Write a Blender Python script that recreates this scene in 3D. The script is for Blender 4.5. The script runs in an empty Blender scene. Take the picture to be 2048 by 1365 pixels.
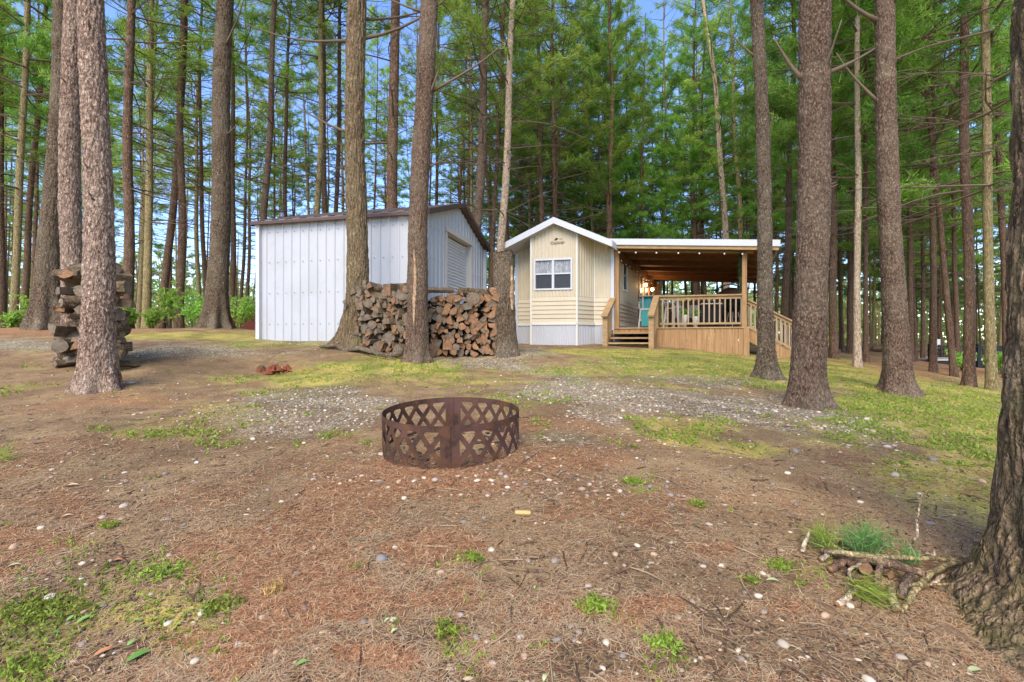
import bpy, math, random
import numpy as np
from mathutils import Vector, Matrix

# ------------------------------------------------------------------ camera, sky, sun
F = 960.0                      # focal length in pixels of the 2048 px wide photograph
CX, CY = 1024.0, 682.5
S = bpy.context.scene
col = S.collection
cam_d = bpy.data.cameras.new("camera")
cam_d.sensor_width = 36.0
cam_d.lens = 36.0 * F / 2048.0
cam_d.clip_start = 0.05
cam_d.clip_end = 2000.0
cam = bpy.data.objects.new("camera", cam_d)
col.objects.link(cam)
cam.location = (0, 0, 0)
cam.rotation_euler = (math.radians(90), 0, 0)
S.camera = cam

SUN_EL, SUN_AZ = math.radians(44), math.radians(196)   # azimuth clockwise from +Y: behind the camera, a little left
W = bpy.data.worlds.new("World")
S.world = W
W.use_nodes = True
nt = W.node_tree
bg = nt.nodes["Background"]
sky = nt.nodes.new("ShaderNodeTexSky")
sky.sky_type = 'NISHITA'
sky.sun_disc = False
sky.sun_elevation = SUN_EL
sky.sun_rotation = SUN_AZ
sky.air_density = 1.0
sky.dust_density = 0.1
sky.ozone_density = 3.5
hs = nt.nodes.new('ShaderNodeHueSaturation')
hs.inputs['Hue'].default_value = 0.512
hs.inputs['Saturation'].default_value = 1.1
nt.links.new(sky.outputs[0], hs.inputs['Color'])
nt.links.new(hs.outputs[0], bg.inputs[0])
bg.inputs[1].default_value = 0.135

sun_d = bpy.data.lights.new("sun", 'SUN')
sun_d.energy = 2.1
sun_d.angle = math.radians(45)
sun_d.color = (1.0, 0.90, 0.77)
sun = bpy.data.objects.new("sun", sun_d)
col.objects.link(sun)
sdir = Vector((math.sin(SUN_AZ) * math.cos(SUN_EL), math.cos(SUN_AZ) * math.cos(SUN_EL), math.sin(SUN_EL)))
sun.rotation_euler = sdir.to_track_quat('Z', 'Y').to_euler()

S.view_settings.view_transform = 'Standard'
S.view_settings.look = 'None'
S.view_settings.exposure = 1.6
S.view_settings.gamma = 1.0

rng = np.random.default_rng(7)
random.seed(7)
R = math.radians

# ------------------------------------------------------------------ noise
def _hash(ix, iy, iz, s=0):
    h = (ix.astype(np.int64) * 374761393 + iy.astype(np.int64) * 668265263 + iz.astype(np.int64) * 2147483647 + s * 974634777) & 0xffffffff
    h = ((h ^ (h >> 13)) * 1274126177) & 0xffffffff
    h = h ^ (h >> 16)
    return (h & 0xffffff) / float(0xffffff)

def vnoise(p, s=0):
    i = np.floor(p); f = p - i; f = f * f * (3 - 2 * f)
    i = i.astype(np.int64); r = 0
    for dx in (0, 1):
        for dy in (0, 1):
            for dz in (0, 1):
                w = (f[:, 0] if dx else 1 - f[:, 0]) * (f[:, 1] if dy else 1 - f[:, 1]) * (f[:, 2] if dz else 1 - f[:, 2])
                r = r + w * _hash(i[:, 0] + dx, i[:, 1] + dy, i[:, 2] + dz, s)
    return r

def fbm(p, o=3, s=0):
    r = 0; a = 0.5
    for k in range(o):
        r = r + a * vnoise(p * (2.0 ** k), s + k); a *= 0.5
    return r

def worley(p, s=0):
    i = np.floor(p).astype(np.int64)
    f1 = np.full(len(p), 9.0); f2 = np.full(len(p), 9.0)
    for dx in (-1, 0, 1):
        for dy in (-1, 0, 1):
            for dz in (-1, 0, 1):
                c = i + np.array([dx, dy, dz])
                q = np.stack([_hash(c[:, 0], c[:, 1], c[:, 2], s + k) for k in (1, 2, 3)], 1) + c
                d = np.sqrt(((q - p) ** 2).sum(1))
                m = d < f1
                f2 = np.where(m, f1, np.minimum(f2, d)); f1 = np.where(m, d, f1)
    return f1, f2

# ------------------------------------------------------------------ terrain
def P(px, py, d):
    return ((px - CX) / F * d, d, (CY - py) / F * d)

CP = [(0,1365,1.42),(512,1365,1.39),(1024,1365,1.37),(1536,1365,1.43),(2048,1365,1.5),
      (0,1100,2.08),(500,1100,2.06),(1024,1100,2.05),(1700,1110,2.1),(2048,1150,2.1),
      (0,942,2.85),(905,940,2.82),(1500,945,2.9),(1980,950,3.05),
      (0,858,3.8),(500,858,3.8),(905,860,3.74),(1500,866,3.8),(1990,880,3.9),
      (0,800,4.9),(190,778,5.4),(600,790,5.2),(1024,778,5.6),(1350,785,5.4),(1615,812,5.2),(1800,788,6.6),(1990,815,6.0),
      (0,735,6.4),(300,735,6.6),(550,745,6.9),(760,728,7.4),(1024,738,7.5),(1300,735,7.6),(1536,757,7.0),(1700,758,7.6),
      (0,692,8.3),(110,700,7.8),(350,692,8.2),(480,700,8.3),(600,694,8.9),(690,692,8.8),(835,722,7.7),(950,716,8.2),(1010,708,8.4),
      (528,679,10.2),(700,681,9.7),(850,690,9.3),(1100,700,10.6),(1300,706,10.6),
      (1040,688,13.2),(1140,690,12.4),(1222,692,12.2),(1315,695,12.1),(1497,713,11.6),(1570,722,11.0),
      (0,656,11.0),(90,656,10.6),(200,658,11.2),(300,658,12.0),(430,656,12.0),(510,661,13.0),
      (1655,720,12.0),(1722,736,10.5),(1865,764,9.8),(1935,773,9.4),(1985,782,9.0),(2080,800,8.6),
      (1835,722,20.0),(1940,735,20.0),(1730,703,24.0),(1600,700,22),(1880,705,36.0)]
CT = [(P(*c)[0], P(*c)[1], P(*c)[2]) for c in CP]
CT += [(-9,17,.22),(-14,22,.1),(-22,38,-.1),(-4,20,.15),(2,24,.0),(8,24,-.15),(0,38,-.4),(14,60,-.8),(-30,70,-.6),(40,60,-1.1),(0,90,-1),
       (90,90,-1.5),(-90,90,-1),(0,160,-1.2),(-160,0,-1.4),(160,0,-2.2),(0,-160,-2.4),(120,-120,-2.5),(-120,-120,-2),
       (0,0,-1.2),(-3,0,-1.15),(3,0,-1.3),(0,-4,-1.5),(-14,6,.0),(16,10,-1.3),(-30,0,-.6),(30,0,-2.0),(25,25,-1.1),(-8,3,-.5),(8,3,-1.2)]
CT = np.array(CT)
def _U(r2):
    return np.where(r2 > 1e-12, r2 * np.log(np.maximum(r2, 1e-12)), 0) * 0.5
_n = len(CT)
_A = np.zeros((_n + 3, _n + 3))
_A[:_n, :_n] = _U(((CT[:, None, :2] - CT[None, :, :2]) ** 2).sum(2)) + np.eye(_n) * 0.02
_A[:_n, _n] = 1; _A[:_n, _n + 1:] = CT[:, :2]
_A[_n, :_n] = 1; _A[_n + 1:, :_n] = CT[:, :2].T
_w = np.linalg.solve(_A, np.concatenate([CT[:, 2], [0, 0, 0]]))

def gz(x, y):
    """height of the ground"""
    x = np.atleast_1d(np.asarray(x, float)); y = np.atleast_1d(np.asarray(y, float))
    out = np.zeros(len(x))
    for k in range(0, len(x), 20000):
        X, Y = x[k:k + 20000], y[k:k + 20000]
        r = _U((X[:, None] - CT[None, :, 0]) ** 2 + (Y[:, None] - CT[None, :, 1]) ** 2)
        out[k:k + 20000] = r @ _w[:_n] + _w[_n] + _w[_n + 1] * X + _w[_n + 2] * Y
    p = np.stack([x, y, np.zeros(len(x))], 1)
    out += (fbm(p * 1.3, 2, 5) - .37) * .05 + (fbm(p * 7, 3, 9) - .43) * .022
    return out
def g1(x, y): return float(gz(x, y)[0])

_us = np.linspace(-1.35, 1.35, 271)
_ds = np.geomspace(0.9, 120, 420)
_tab = gz((_us[:, None] * _ds[None, :]).ravel(), np.repeat(_ds[None, :], len(_us), 0).ravel()).reshape(len(_us), len(_ds))
_pyt = CY - _tab / _ds[None, :] * F
_pym = np.minimum.accumulate(_pyt, 1)
def hit(px, py):
    """where the ray through a photo pixel meets the ground"""
    px = np.atleast_1d(np.asarray(px, float)); py = np.atleast_1d(np.asarray(py, float))
    iu = np.clip(np.round(((px - CX) / F + 1.35) / 0.01).astype(int), 0, len(_us) - 1)
    d = np.empty(len(px))
    for k in range(len(px)):
        row = _pym[iu[k]]
        j = np.searchsorted(-row, -py[k])
        j = min(max(j, 1), len(_ds) - 1)
        a, b = row[j - 1], row[j]
        t = 0 if a == b else (a - py[k]) / (a - b)
        d[k] = _ds[j - 1] + (_ds[j] - _ds[j - 1]) * min(max(t, 0), 1)
    x = (px - CX) / F * d
    return x, d, gz(x, d)

# ------------------------------------------------------------------ object helpers
def tag(o, label=None, cat=None, group=None, kind=None):
    if label: o['label'] = label
    if cat: o['category'] = cat
    if group: o['group'] = group
    if kind: o['kind'] = kind
    return o
def empty(name, loc, label=None, cat=None, group=None, rot=(0, 0, 0)):
    o = bpy.data.objects.new(name, None)
    o.empty_display_size = .1
    o.location = loc; o.rotation_euler = rot
    col.objects.link(o)
    return tag(o, label, cat, group)
def npmesh(name, V, Fc, mats, smooth=False, attr=None, midx=None):
    """V (n,3), Fc: array (m,k) of equal sided faces, or a list of lists"""
    me = bpy.data.meshes.new(name)
    V = np.asarray(V, float)
    if isinstance(Fc, np.ndarray):
        m, k = Fc.shape
        me.vertices.add(len(V)); me.vertices.foreach_set('co', V.astype(np.float32).ravel())
        me.loops.add(m * k); me.loops.foreach_set('vertex_index', Fc.astype(np.int32).ravel())
        me.polygons.add(m)
        me.polygons.foreach_set('loop_start', np.arange(0, m * k, k, dtype=np.int32))
        me.polygons.foreach_set('loop_total', np.full(m, k, dtype=np.int32))
        me.update(calc_edges=True)
    else:
        me.from_pydata([tuple(v) for v in V], [], [tuple(f) for f in Fc])
        me.update()
    for mt in (mats if isinstance(mats, (list, tuple)) else [mats]): me.materials.append(mt)
    if smooth: me.polygons.foreach_set('use_smooth', np.ones(len(me.polygons), bool))
    if midx is not None: me.polygons.foreach_set('material_index', np.asarray(midx, np.int32))
    if attr is not None:
        for an, av in attr.items():
            a = me.color_attributes.new(an, 'FLOAT_COLOR', 'POINT')
            av = np.asarray(av, np.float32)
            if av.ndim == 1: av = np.stack([av, av, av], 1)
            a.data.foreach_set('color', np.concatenate([av, np.ones((len(av), 1), np.float32)], 1).ravel())
    return me
def link(name, me, parent=None, loc=None, **kw):
    o = bpy.data.objects.new(name, me)
    col.objects.link(o)
    if parent: o.parent = parent
    if loc is not None: o.location = loc
    return tag(o, **kw)
class MB:
    def __init__(s): s.v = []; s.f = []; s.m = []
    def poly(s, pts, faces, m=0):
        b = len(s.v); s.v += [tuple(p) for p in pts]
        s.f += [[b + i for i in f] for f in faces]; s.m += [m] * len(faces); return s
    def hexa(s, p, m=0):   # 8 corners: bottom 0-3 ccw, top 4-7
        return s.poly(p, [(0,3,2,1),(4,5,6,7),(0,1,5,4),(1,2,6,5),(2,3,7,6),(3,0,4,7)], m)
    def box(s, x0, x1, y0, y1, z0, z1, m=0):
        return s.hexa([(x0,y0,z0),(x1,y0,z0),(x1,y1,z0),(x0,y1,z0),(x0,y0,z1),(x1,y0,z1),(x1,y1,z1),(x0,y1,z1)], m)
    def bar(s, a, b, w, h, up=(0, 0, 1), m=0):
        a = Vector(a); b = Vector(b); d = (b - a).normalized(); up = Vector(up)
        if abs(d.dot(up)) > .98: up = Vector((0, 1, 0))
        r = d.cross(up).normalized() * (w / 2); u = r.cross(d).normalized() * (h / 2)
        return s.hexa([a - r - u, a + r - u, b + r - u, b - r - u, a - r + u, a + r + u, b + r + u, b - r + u], m)
    def tube(s, pts, rad, n=8, m=0, jit=0.0):
        pts = [Vector(p) for p in pts]
        if not hasattr(rad, '__len__'): rad = [rad] * len(pts)
        b = len(s.v)
        for i, p in enumerate(pts):
            d = (pts[min(i + 1, len(pts) - 1)] - pts[max(i - 1, 0)]).normalized()
            ref = Vector((0, 0, 1)) if abs(d.z) < .9 else Vector((1, 0, 0))
            r = d.cross(ref).normalized(); u = r.cross(d)
            for k in range(n):
                a = 2 * math.pi * k / n
                rr = rad[i] * (1 + (random.random() - .5) * jit)
                s.v.append(tuple(p + (r * math.cos(a) + u * math.sin(a)) * rr))
        for i in range(len(pts) - 1):
            for k in range(n):
                s.f.append([b + i * n + k, b + i * n + (k + 1) % n, b + (i + 1) * n + (k + 1) % n, b + (i + 1) * n + k]); s.m.append(m)
        s.f.append([b + k for k in range(n)][::-1]); s.m.append(m)
        e = b + (len(pts) - 1) * n
        s.f.append([e + k for k in range(n)]); s.m.append(m)
        return s
    def sphere(s, c, r, nu=10, nv=6, sc=(1, 1, 1), m=0):
        pts = []; fs = []
        for j in range(nv + 1):
            t = math.pi * j / nv
            for i in range(nu):
                a = 2 * math.pi * i / nu
                pts.append((c[0] + r * sc[0] * math.sin(t) * math.cos(a), c[1] + r * sc[1] * math.sin(t) * math.sin(a), c[2] + r * sc[2] * math.cos(t)))
        for j in range(nv):
            for i in range(nu):
                fs.append((j * nu + i, (j + 1) * nu + i, (j + 1) * nu + (i + 1) % nu, j * nu + (i + 1) % nu))
        return s.poly(pts, fs, m)
    def build(s, name, mats, parent=None, fn=None, smooth=False, bevel=0, **kw):
        v = s.v if fn is None else [fn(*p) for p in s.v]
        me = npmesh(name, v, s.f, mats, smooth, midx=s.m)
        o = link(name, me, parent, **kw)
        if bevel:
            b = o.modifiers.new('bevel', 'BEVEL'); b.width = bevel; b.segments = 1; b.limit_method = 'ANGLE'
        return o

# ------------------------------------------------------------------ materials
class N:
    def __init__(s, name):
        s.m = bpy.data.materials.new(name); s.m.use_nodes = True
        s.t = s.m.node_tree; s.b = s.t.nodes['Principled BSDF']; s.out = s.t.nodes['Material Output']
    def n(s, typ, ins=None, **kw):
        x = s.t.nodes.new('ShaderNode' + typ)
        for k, v in kw.items(): setattr(x, k, v)
        for k, v in (ins or {}).items():
            if hasattr(v, 'is_output') or isinstance(v, bpy.types.NodeSocket): s.t.links.new(v, x.inputs[k])
            else: x.inputs[k].default_value = v
        return x
    def l(s, a, b): s.t.links.new(a, b)
    def co(s, kind='Object', scale=(1, 1, 1)):
        c = s.n('TexCoord').outputs[kind]
        return s.n('Mapping', {'Vector': c, 'Scale': scale}).outputs[0]
    def noise(s, v, scale, detail=4, rough=.6, dist=0):
        return s.n('TexNoise', {'Vector': v, 'Scale': scale, 'Detail': detail, 'Roughness': rough, 'Distortion': dist}).outputs[0]
    def ramp(s, f, stops):
        r = s.n('ValToRGB', {'Fac': f}); e = r.color_ramp.elements
        while len(e) < len(stops): e.new(.5)
        for i, (p, c) in enumerate(stops):
            e[i].position = p
            e[i].color = (c if len(c) == 4 else (*c, 1)) if hasattr(c, '__len__') else (c, c, c, 1)
        return r.outputs[0]
    def mix(s, f, a, b, mode='MIX'):
        x = s.n('MixRGB', blend_type=mode)
        for k, v in ((0, f), (1, a), (2, b)):
            if isinstance(v, bpy.types.NodeSocket): s.l(v, x.inputs[k])
            elif hasattr(v, '__len__'): x.inputs[k].default_value = (*v[:3], 1)
            else: x.inputs[k].default_value = v if k == 0 else (v, v, v, 1)
        return x.outputs[0]
    def math(s, op, a, b=0):
        x = s.n('Math', operation=op)
        for k, v in ((0, a), (1, b)):
            if isinstance(v, bpy.types.NodeSocket): s.l(v, x.inputs[k])
            else: x.inputs[k].default_value = v
        return x.outputs[0]
    def bump(s, h, strength=.5, dist=.01, nrm=None):
        i = {'Height': h, 'Strength': strength, 'Distance': dist}
        if nrm is not None: i['Normal'] = nrm
        return s.n('Bump', i).outputs[0]
    def done(s, colr, rough=.8, nrm=None, spec=.3, metal=0):
        for k, v in (('Base Color', colr), ('Roughness', rough), ('Metallic', metal), ('Specular IOR Level', spec)):
            if isinstance(v, bpy.types.NodeSocket): s.l(v, s.b.inputs[k])
            elif hasattr(v, '__len__'): s.b.inputs[k].default_value = (*v[:3], 1)
            else: s.b.inputs[k].default_value = v
        if nrm is not None: s.l(nrm, s.b.inputs['Normal'])
        return s.m

def sr(r, g, b):
    return tuple(((c / 255) / 12.92 if c / 255 < .04045 else ((c / 255 + .055) / 1.055) ** 2.4) for c in (r, g, b))

def plain(name, c, rough=.6, var=.15, scale=8, bumpd=0, metal=0, spec=.3, dirt=None, dscale=2.0):
    k = N(name); v = k.co()
    n = k.noise(v, scale, 5)
    c2 = k.mix(n, tuple(x * (1 - var) for x in c), tuple(min(1, x * (1 + var)) for x in c))
    if dirt:
        m = k.ramp(k.noise(v, dscale, 6, .7), [(.48, 0), (.72, 1)])
        c2 = k.mix(k.math('MULTIPLY', m, .5), c2, dirt)
    nb = k.bump(k.noise(v, scale * 12, 3), .6, bumpd) if bumpd else None
    return k.done(c2, rough, nb, spec, metal)

def bark(name, hi, lo, lichen, crack=.25, vs=22, stretch=.3, lich=.5, moss=None, bd=.018, fs=36):
    k = N(name); tc = k.n('TexCoord').outputs['Object']
    oi = k.n('ObjectInfo').outputs['Random']
    wob = k.n('TexNoise', {'Vector': tc, 'Scale': 9.0, 'Detail': 5.0, 'Roughness': .7})
    v0 = k.n('VectorMath', {0: wob.outputs['Color'], 1: (.05, .05, .08)}, operation='MULTIPLY').outputs[0]
    v1 = k.n('VectorMath', {0: tc, 1: v0}, operation='ADD').outputs[0]
    v = k.n('Mapping', {'Vector': v1, 'Scale': (1, 1, stretch)}).outputs[0]
    ed = k.n('TexVoronoi', {'Vector': v, 'Scale': vs}, feature='DISTANCE_TO_EDGE').outputs['Distance']
    ed2 = k.n('TexVoronoi', {'Vector': v, 'Scale': vs * 2.6}, feature='DISTANCE_TO_EDGE').outputs['Distance']
    cell = k.n('TexVoronoi', {'Vector': v, 'Scale': vs * 1.6}).outputs['Color']
    fine = k.noise(k.n('Mapping', {'Vector': tc, 'Scale': (1, 1, .45)}).outputs[0], fs, 5, .78)
    plate = k.ramp(ed, [(0, 0), (crack, 1)])
    plate2 = k.ramp(ed2, [(0, 0), (crack, 1)])
    c = k.mix(k.n('SeparateColor', {0: cell}).outputs[0], hi, tuple((a * .62 + b * .38) for a, b in zip(hi, lo)))
    c = k.mix(k.ramp(fine, [(.43, 0), (.52, 1)]), k.mix(.95, c, lo), c)
    c = k.mix(k.ramp(k.noise(k.n('Mapping', {'Vector': tc, 'Scale': (1, 1, .6), 'Location': (3, 1, 2)}).outputs[0], fs * 1.3, 4, .8), [(.52, 0), (.60, .85)]), c, tuple(min(1, x * 1.7) for x in hi))
    c = k.mix(k.math('MULTIPLY', k.math('SUBTRACT', 1.0, plate), .62), c, lo)
    c = k.mix(k.math('MULTIPLY', k.math('SUBTRACT', 1.0, plate2), .4), c, lo)
    sp = k.ramp(k.noise(tc, fs * .8, 6, .8), [(.54, 0), (.62, 1)])
    sp = k.math('MULTIPLY', sp, k.ramp(k.noise(tc, 2.2, 3), [(.4, .1), (.65, 1)]))
    c = k.mix(k.math('MULTIPLY', sp, lich), c, lichen)
    if moss:
        mz = k.n('SeparateXYZ', {0: tc}).outputs[2]
        mm = k.math('MULTIPLY', k.ramp(k.noise(tc, 5, 5), [(.42, 0), (.65, 1)]), k.ramp(mz, [(0, 1), (1, .45)]))
        c = k.mix(k.math('MULTIPLY', mm, .6), c, moss)
    c = k.mix(k.ramp(k.noise(tc, 1.7, 4, .6), [(.42, 0), (.62, .3)]), c, k.mix(.5, c, lichen))
    rg = k.noise(k.n('Mapping', {'Vector': tc, 'Scale': (.6, .6, 4.2)}).outputs[0], 1.0, 3, .5)
    c = k.mix(k.ramp(rg, [(.60, 0), (.70, .22)]), c, lichen)
    c = k.mix(k.math('MULTIPLY', oi, .35), c, k.mix(.5, c, lo))
    h = k.math('ADD', k.math('MULTIPLY', plate, 1.0), k.math('ADD', k.math('MULTIPLY', plate2, .6), k.math('MULTIPLY', fine, 1.0)))
    c = k.mix(1.0, c, (1.26, 1.14, .96), "MULTIPLY")
    return k.done(c, .92, k.bump(h, .9, bd), .15)

MB_RED = bark('bark_red_brown', sr(138,116,102), sr(56,46,40), sr(175,168,150), vs=40, stretch=.4, bd=.012)
MB_PLATE = bark('bark_grey_plates', sr(184,163,150), sr(74,56,50), sr(205,195,182), vs=22, stretch=.35, lich=.6)
MB_FUR = bark('bark_furrowed', sr(144,124,104), sr(58,48,38), sr(150,150,120), vs=17, stretch=.14, moss=sr(84,84,46))
MB_LICH = bark('bark_lichen', sr(134,118,102), sr(54,44,36), sr(178,176,160), vs=42, stretch=.4, lich=.9, bd=.012)
MB_OLIVE = bark('bark_olive', sr(150,140,106), sr(86,76,54), sr(168,164,130), vs=26, stretch=.5, crack=.12, bd=.006, fs=20)
MB_BROWN = bark('bark_brown', sr(128,104,88), sr(62,48,40), sr(150,140,124), vs=20, stretch=.35, bd=.01, fs=20)
MB_DARK = bark('bark_dark', sr(118,98,84), sr(62,50,42), sr(110,104,92), vs=20, stretch=.35, bd=.01, fs=20)
MB_PALE = bark('bark_pale_grey', sr(184,168,150), sr(104,90,78), sr(200,192,178), vs=26, stretch=.5, crack=.12, bd=.006, fs=20)
M_TWIG = plain('dead_twig', sr(104,88,70), .9, .3, 3)
M_TWIGL = plain('pale_twig', sr(150,136,118), .9, .3, 3)

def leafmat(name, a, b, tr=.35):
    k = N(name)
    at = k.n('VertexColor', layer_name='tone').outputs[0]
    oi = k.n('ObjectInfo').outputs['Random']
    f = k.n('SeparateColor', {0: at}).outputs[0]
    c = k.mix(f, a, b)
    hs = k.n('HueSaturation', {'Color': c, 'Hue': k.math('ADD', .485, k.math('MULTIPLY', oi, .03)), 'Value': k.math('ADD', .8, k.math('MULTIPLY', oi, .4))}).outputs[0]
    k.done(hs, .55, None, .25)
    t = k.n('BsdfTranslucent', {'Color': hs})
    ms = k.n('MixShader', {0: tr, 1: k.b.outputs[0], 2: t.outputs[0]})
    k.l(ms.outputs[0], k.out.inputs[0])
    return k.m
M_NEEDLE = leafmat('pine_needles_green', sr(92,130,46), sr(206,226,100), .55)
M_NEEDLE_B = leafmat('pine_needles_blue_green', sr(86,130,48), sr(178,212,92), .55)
M_LEAF = leafmat('broad_leaves', sr(96,140,44), sr(186,220,100), .5)
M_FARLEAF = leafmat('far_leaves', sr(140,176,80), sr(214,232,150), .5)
M_WEED = leafmat('weed_leaves', sr(88,108,36), sr(160,176,70), .3)

def vcol(name, rough=.8, spec=.2, nbd=0):
    k = N(name); c = k.n('VertexColor', layer_name='tone').outputs[0]
    nb = k.bump(k.noise(k.co(), 120, 3), .5, nbd) if nbd else None
    return k.done(c, rough, nb, spec)
M_LITTER = vcol('fallen_needles', .7)
M_PEBBLE = vcol('pebbles', .75)

def wood(name, hi, lo, knots=True, ring=14, axis=0, greyf=0, grey=(.25,.23,.2), rough=.75):
    k = N(name); tc = k.n('TexCoord').outputs['Object']
    sc = [ring, ring, ring]; sc[axis] = ring * .06
    v = k.n('Mapping', {'Vector': tc, 'Scale': tuple(sc)}).outputs[0]
    g = k.noise(v, 2.2, 6, .65, .6)
    big = k.noise(tc, 1.6, 3)
    oi = k.n('ObjectInfo').outputs['Random']
    c = k.mix(k.ramp(g, [(.3, 0), (.7, 1)]), lo, hi)
    if not knots:
        c = k.mix(k.math('MULTIPLY', oi, .7), c, k.mix(.45, grey, lo))
        c = k.mix(k.ramp(k.noise(tc, 16, 6, .8), [(.40, .8), (.54, 0)]), c, tuple(x * .45 for x in lo))
        c = k.mix(k.ramp(k.noise(tc, 9, 5, .7), [(.54, 0), (.68, .5)]), c, tuple(min(1, x * 1.3) for x in hi))
    c = k.mix(k.math('MULTIPLY', k.ramp(big, [(.35, 0), (.65, 1)]), .3), c, lo)
    if knots:
        kn = k.n('TexVoronoi', {'Vector': tc, 'Scale': 4.5}).outputs['Distance']
        c = k.mix(k.ramp(kn, [(.035, .8), (.085, 0)]), c, tuple(x * .35 for x in lo))
    if greyf: c = k.mix(k.math('MULTIPLY', k.ramp(k.noise(tc, 7, 5), [(.35, 0), (.65, 1)]), greyf), c, grey)
    return k.done(c, rough, k.bump(g, .4, .004), .25)
M_DECK = wood('deck_timber', sr(182,144,98), sr(134,98,62), axis=2)
M_RAIL = wood('rail_timber', sr(180,150,106), sr(136,106,70), axis=0)
M_CEIL = wood('ceiling_boards', sr(136,96,58), sr(86,56,34), axis=0)
M_BALU = wood('baluster_timber', sr(176,156,126), sr(136,114,86), axis=2)
M_BROWNW = wood('brown_planks', sr(128,90,62), sr(84,56,38), axis=0)
M_ENDO = wood('cut_end_orange', sr(196,146,100), sr(124,88,60), knots=False, ring=20, axis=1, greyf=.8, grey=sr(104,80,60))
M_ENDG = wood('cut_end_grey', sr(154,130,102), sr(92,76,58), knots=False, ring=20, axis=1, greyf=.6, grey=sr(112,104,90))
M_SPLIT = wood('split_face', sr(158,130,96), sr(98,76,54), knots=False, ring=16, axis=1, greyf=.7, grey=sr(104,96,82))
M_LOGB = bark('log_bark', sr(128,112,92), sr(44,36,30), sr(140,132,112), vs=26, stretch=.4, bd=.008)

M_WHITE = plain('white_metal', (.45,.45,.45), .45, .03, 3, dirt=(.36,.35,.32), dscale=1.3)
M_WHITE2 = plain('white_trim', (.52,.52,.52), .5, .04, 6)
M_BRMETAL = plain('brown_metal_roof', sr(108,92,84), .5, .12, 4, dirt=sr(150,132,120))
M_DRIP = plain('fastener', (.3,.3,.3), .5)
M_CREAM = plain('cream_siding', sr(192,178,150), .6, .05, 2, dirt=sr(172,158,126), dscale=1.6)
M_CREAMT = plain('cream_trim', sr(206,200,184), .55, .04, 4)
M_DKROOF = plain('dark_shingle', sr(70,62,58), .9, .3, 30)
M_BLACK = plain('black_paint', (.012,.012,.014), .5, .2, 8)
M_DKRED = plain('dark_red_boards', sr(92,42,34), .8, .2, 8)
M_TEAL = plain('turquoise_paint', sr(48,134,130), .55, .12, 10)
M_GREYP = plain('grey_paint', sr(168,160,148), .65, .12, 10)
M_DKFAB = plain('dark_fabric', sr(44,38,38), .9, .2, 10)
M_WICK = plain('brown_wicker', sr(104,78,58), .85, .3, 60, bumpd=.004)
M_CUSH = plain('pale_cushion', sr(214,204,184), .9, .08, 10)
M_WIRE = plain('black_wire', (.02,.02,.02), .6)
M_CHAR = plain('ash_soil', sr(78,64,54), 1, .5, 30, bumpd=.01)

k = N('window_glass')
v = k.co()
k.done(k.mix(k.noise(v, 7, 4), (.02,.022,.025), (.04,.04,.042)), .3, None, .3)
M_GLASS = k.m
k = N('curtain_lace')
c = k.ramp(k.noise(k.co('Object', (5, 5, 1)), 9, 5, .7), [(.35, sr(92,92,92)), (.65, sr(168,168,166))])
M_CURT = k.done(c, .3, None, .5)
k = N('lit_bulb'); k.done((1, .8, .5), .3)
k.b.inputs['Emission Color'].default_value = (1, .62, .28, 1); k.b.inputs['Emission Strength'].default_value = 5.0
M_BULB = k.m
M_BULBOFF = plain('glass_bulb', (.75,.74,.68), .15, .05, 5, spec=.6)
M_COPPER = plain('copper_shade', sr(150,84,48), .4, .1, 6, metal=.6)

k = N('rusted_steel')
v = k.co()
a = k.noise(v, 9, 6, .7); b2 = k.noise(v, 40, 5, .7)
c = k.mix(k.ramp(a, [(.38, 0), (.62, 1)]), sr(50,38,33), sr(98,66,42))
c = k.mix(k.ramp(b2, [(.45, 0), (.68, 1)]), c, sr(74,54,48))
c = k.mix(k.ramp(k.noise(v, 3.2, 4), [(.5, 0), (.7, .8)]), c, sr(92,66,60))
M_RUST = k.done(c, .85, k.bump(b2, .6, .003), .2, .1)

# ------------------------------------------------------------------ ground
GREEN = [(700,740,150,22,.9),(600,770,90,18,.8),(820,722,90,14,.9),(890,738,70,14,.7),(430,820,140,24,.6),(370,862,110,22,.7),(500,690,60,8,.5),
 (380,672,190,9,1.0),(560,688,110,10,.7),(30,775,60,10,.6),(60,735,70,10,.4),(70,700,60,8,.4),
 (1180,705,110,8,1),(1340,712,130,12,1),(1410,722,150,16,1),(1480,742,110,14,.9),(1540,772,80,16,.9),(1130,745,80,8,.4),(1320,770,60,10,.5),
 (1650,735,90,22,.9),(1740,765,130,22,.9),(1850,818,180,34,1.2),(1960,800,120,34,1.1),(1960,870,120,44,1.2),(1760,822,90,26,1.1),(1900,960,150,44,.95),(1990,1010,90,50,.8),(1780,930,90,26,.6),
 (1680,868,80,22,.7),(1400,862,90,14,.6),(1480,895,90,15,1.1),(1360,880,60,14,.7),(1300,845,60,12,.5),(1260,965,40,12,.9),(1400,1010,30,14,.7),
 (70,1220,100,60,1.2),(20,1260,80,50,1.0),(320,1140,110,30,.75),(300,1215,120,36,.8),(90,1340,100,30,1.0),(400,1240,70,30,.7),(170,1080,50,20,.5),(380,1290,90,24,.5),
 (1195,1213,34,22,1.2),(1325,1290,40,22,.8),(940,1118,22,18,.8),(890,1265,40,16,.6),(220,1060,40,18,.5),(1560,1130,50,36,.6),(1640,1090,60,30,.5),(1000,800,90,10,.4),
 (1250,742,190,22,.65),(1450,850,140,22,.5),(1090,800,110,18,.5),(930,765,130,16,.55),(1160,870,80,12,.4),(480,760,120,14,.4),
 (700,870,60,12,.5),(540,895,100,14,.35),(640,925,30,10,.5)]
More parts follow.
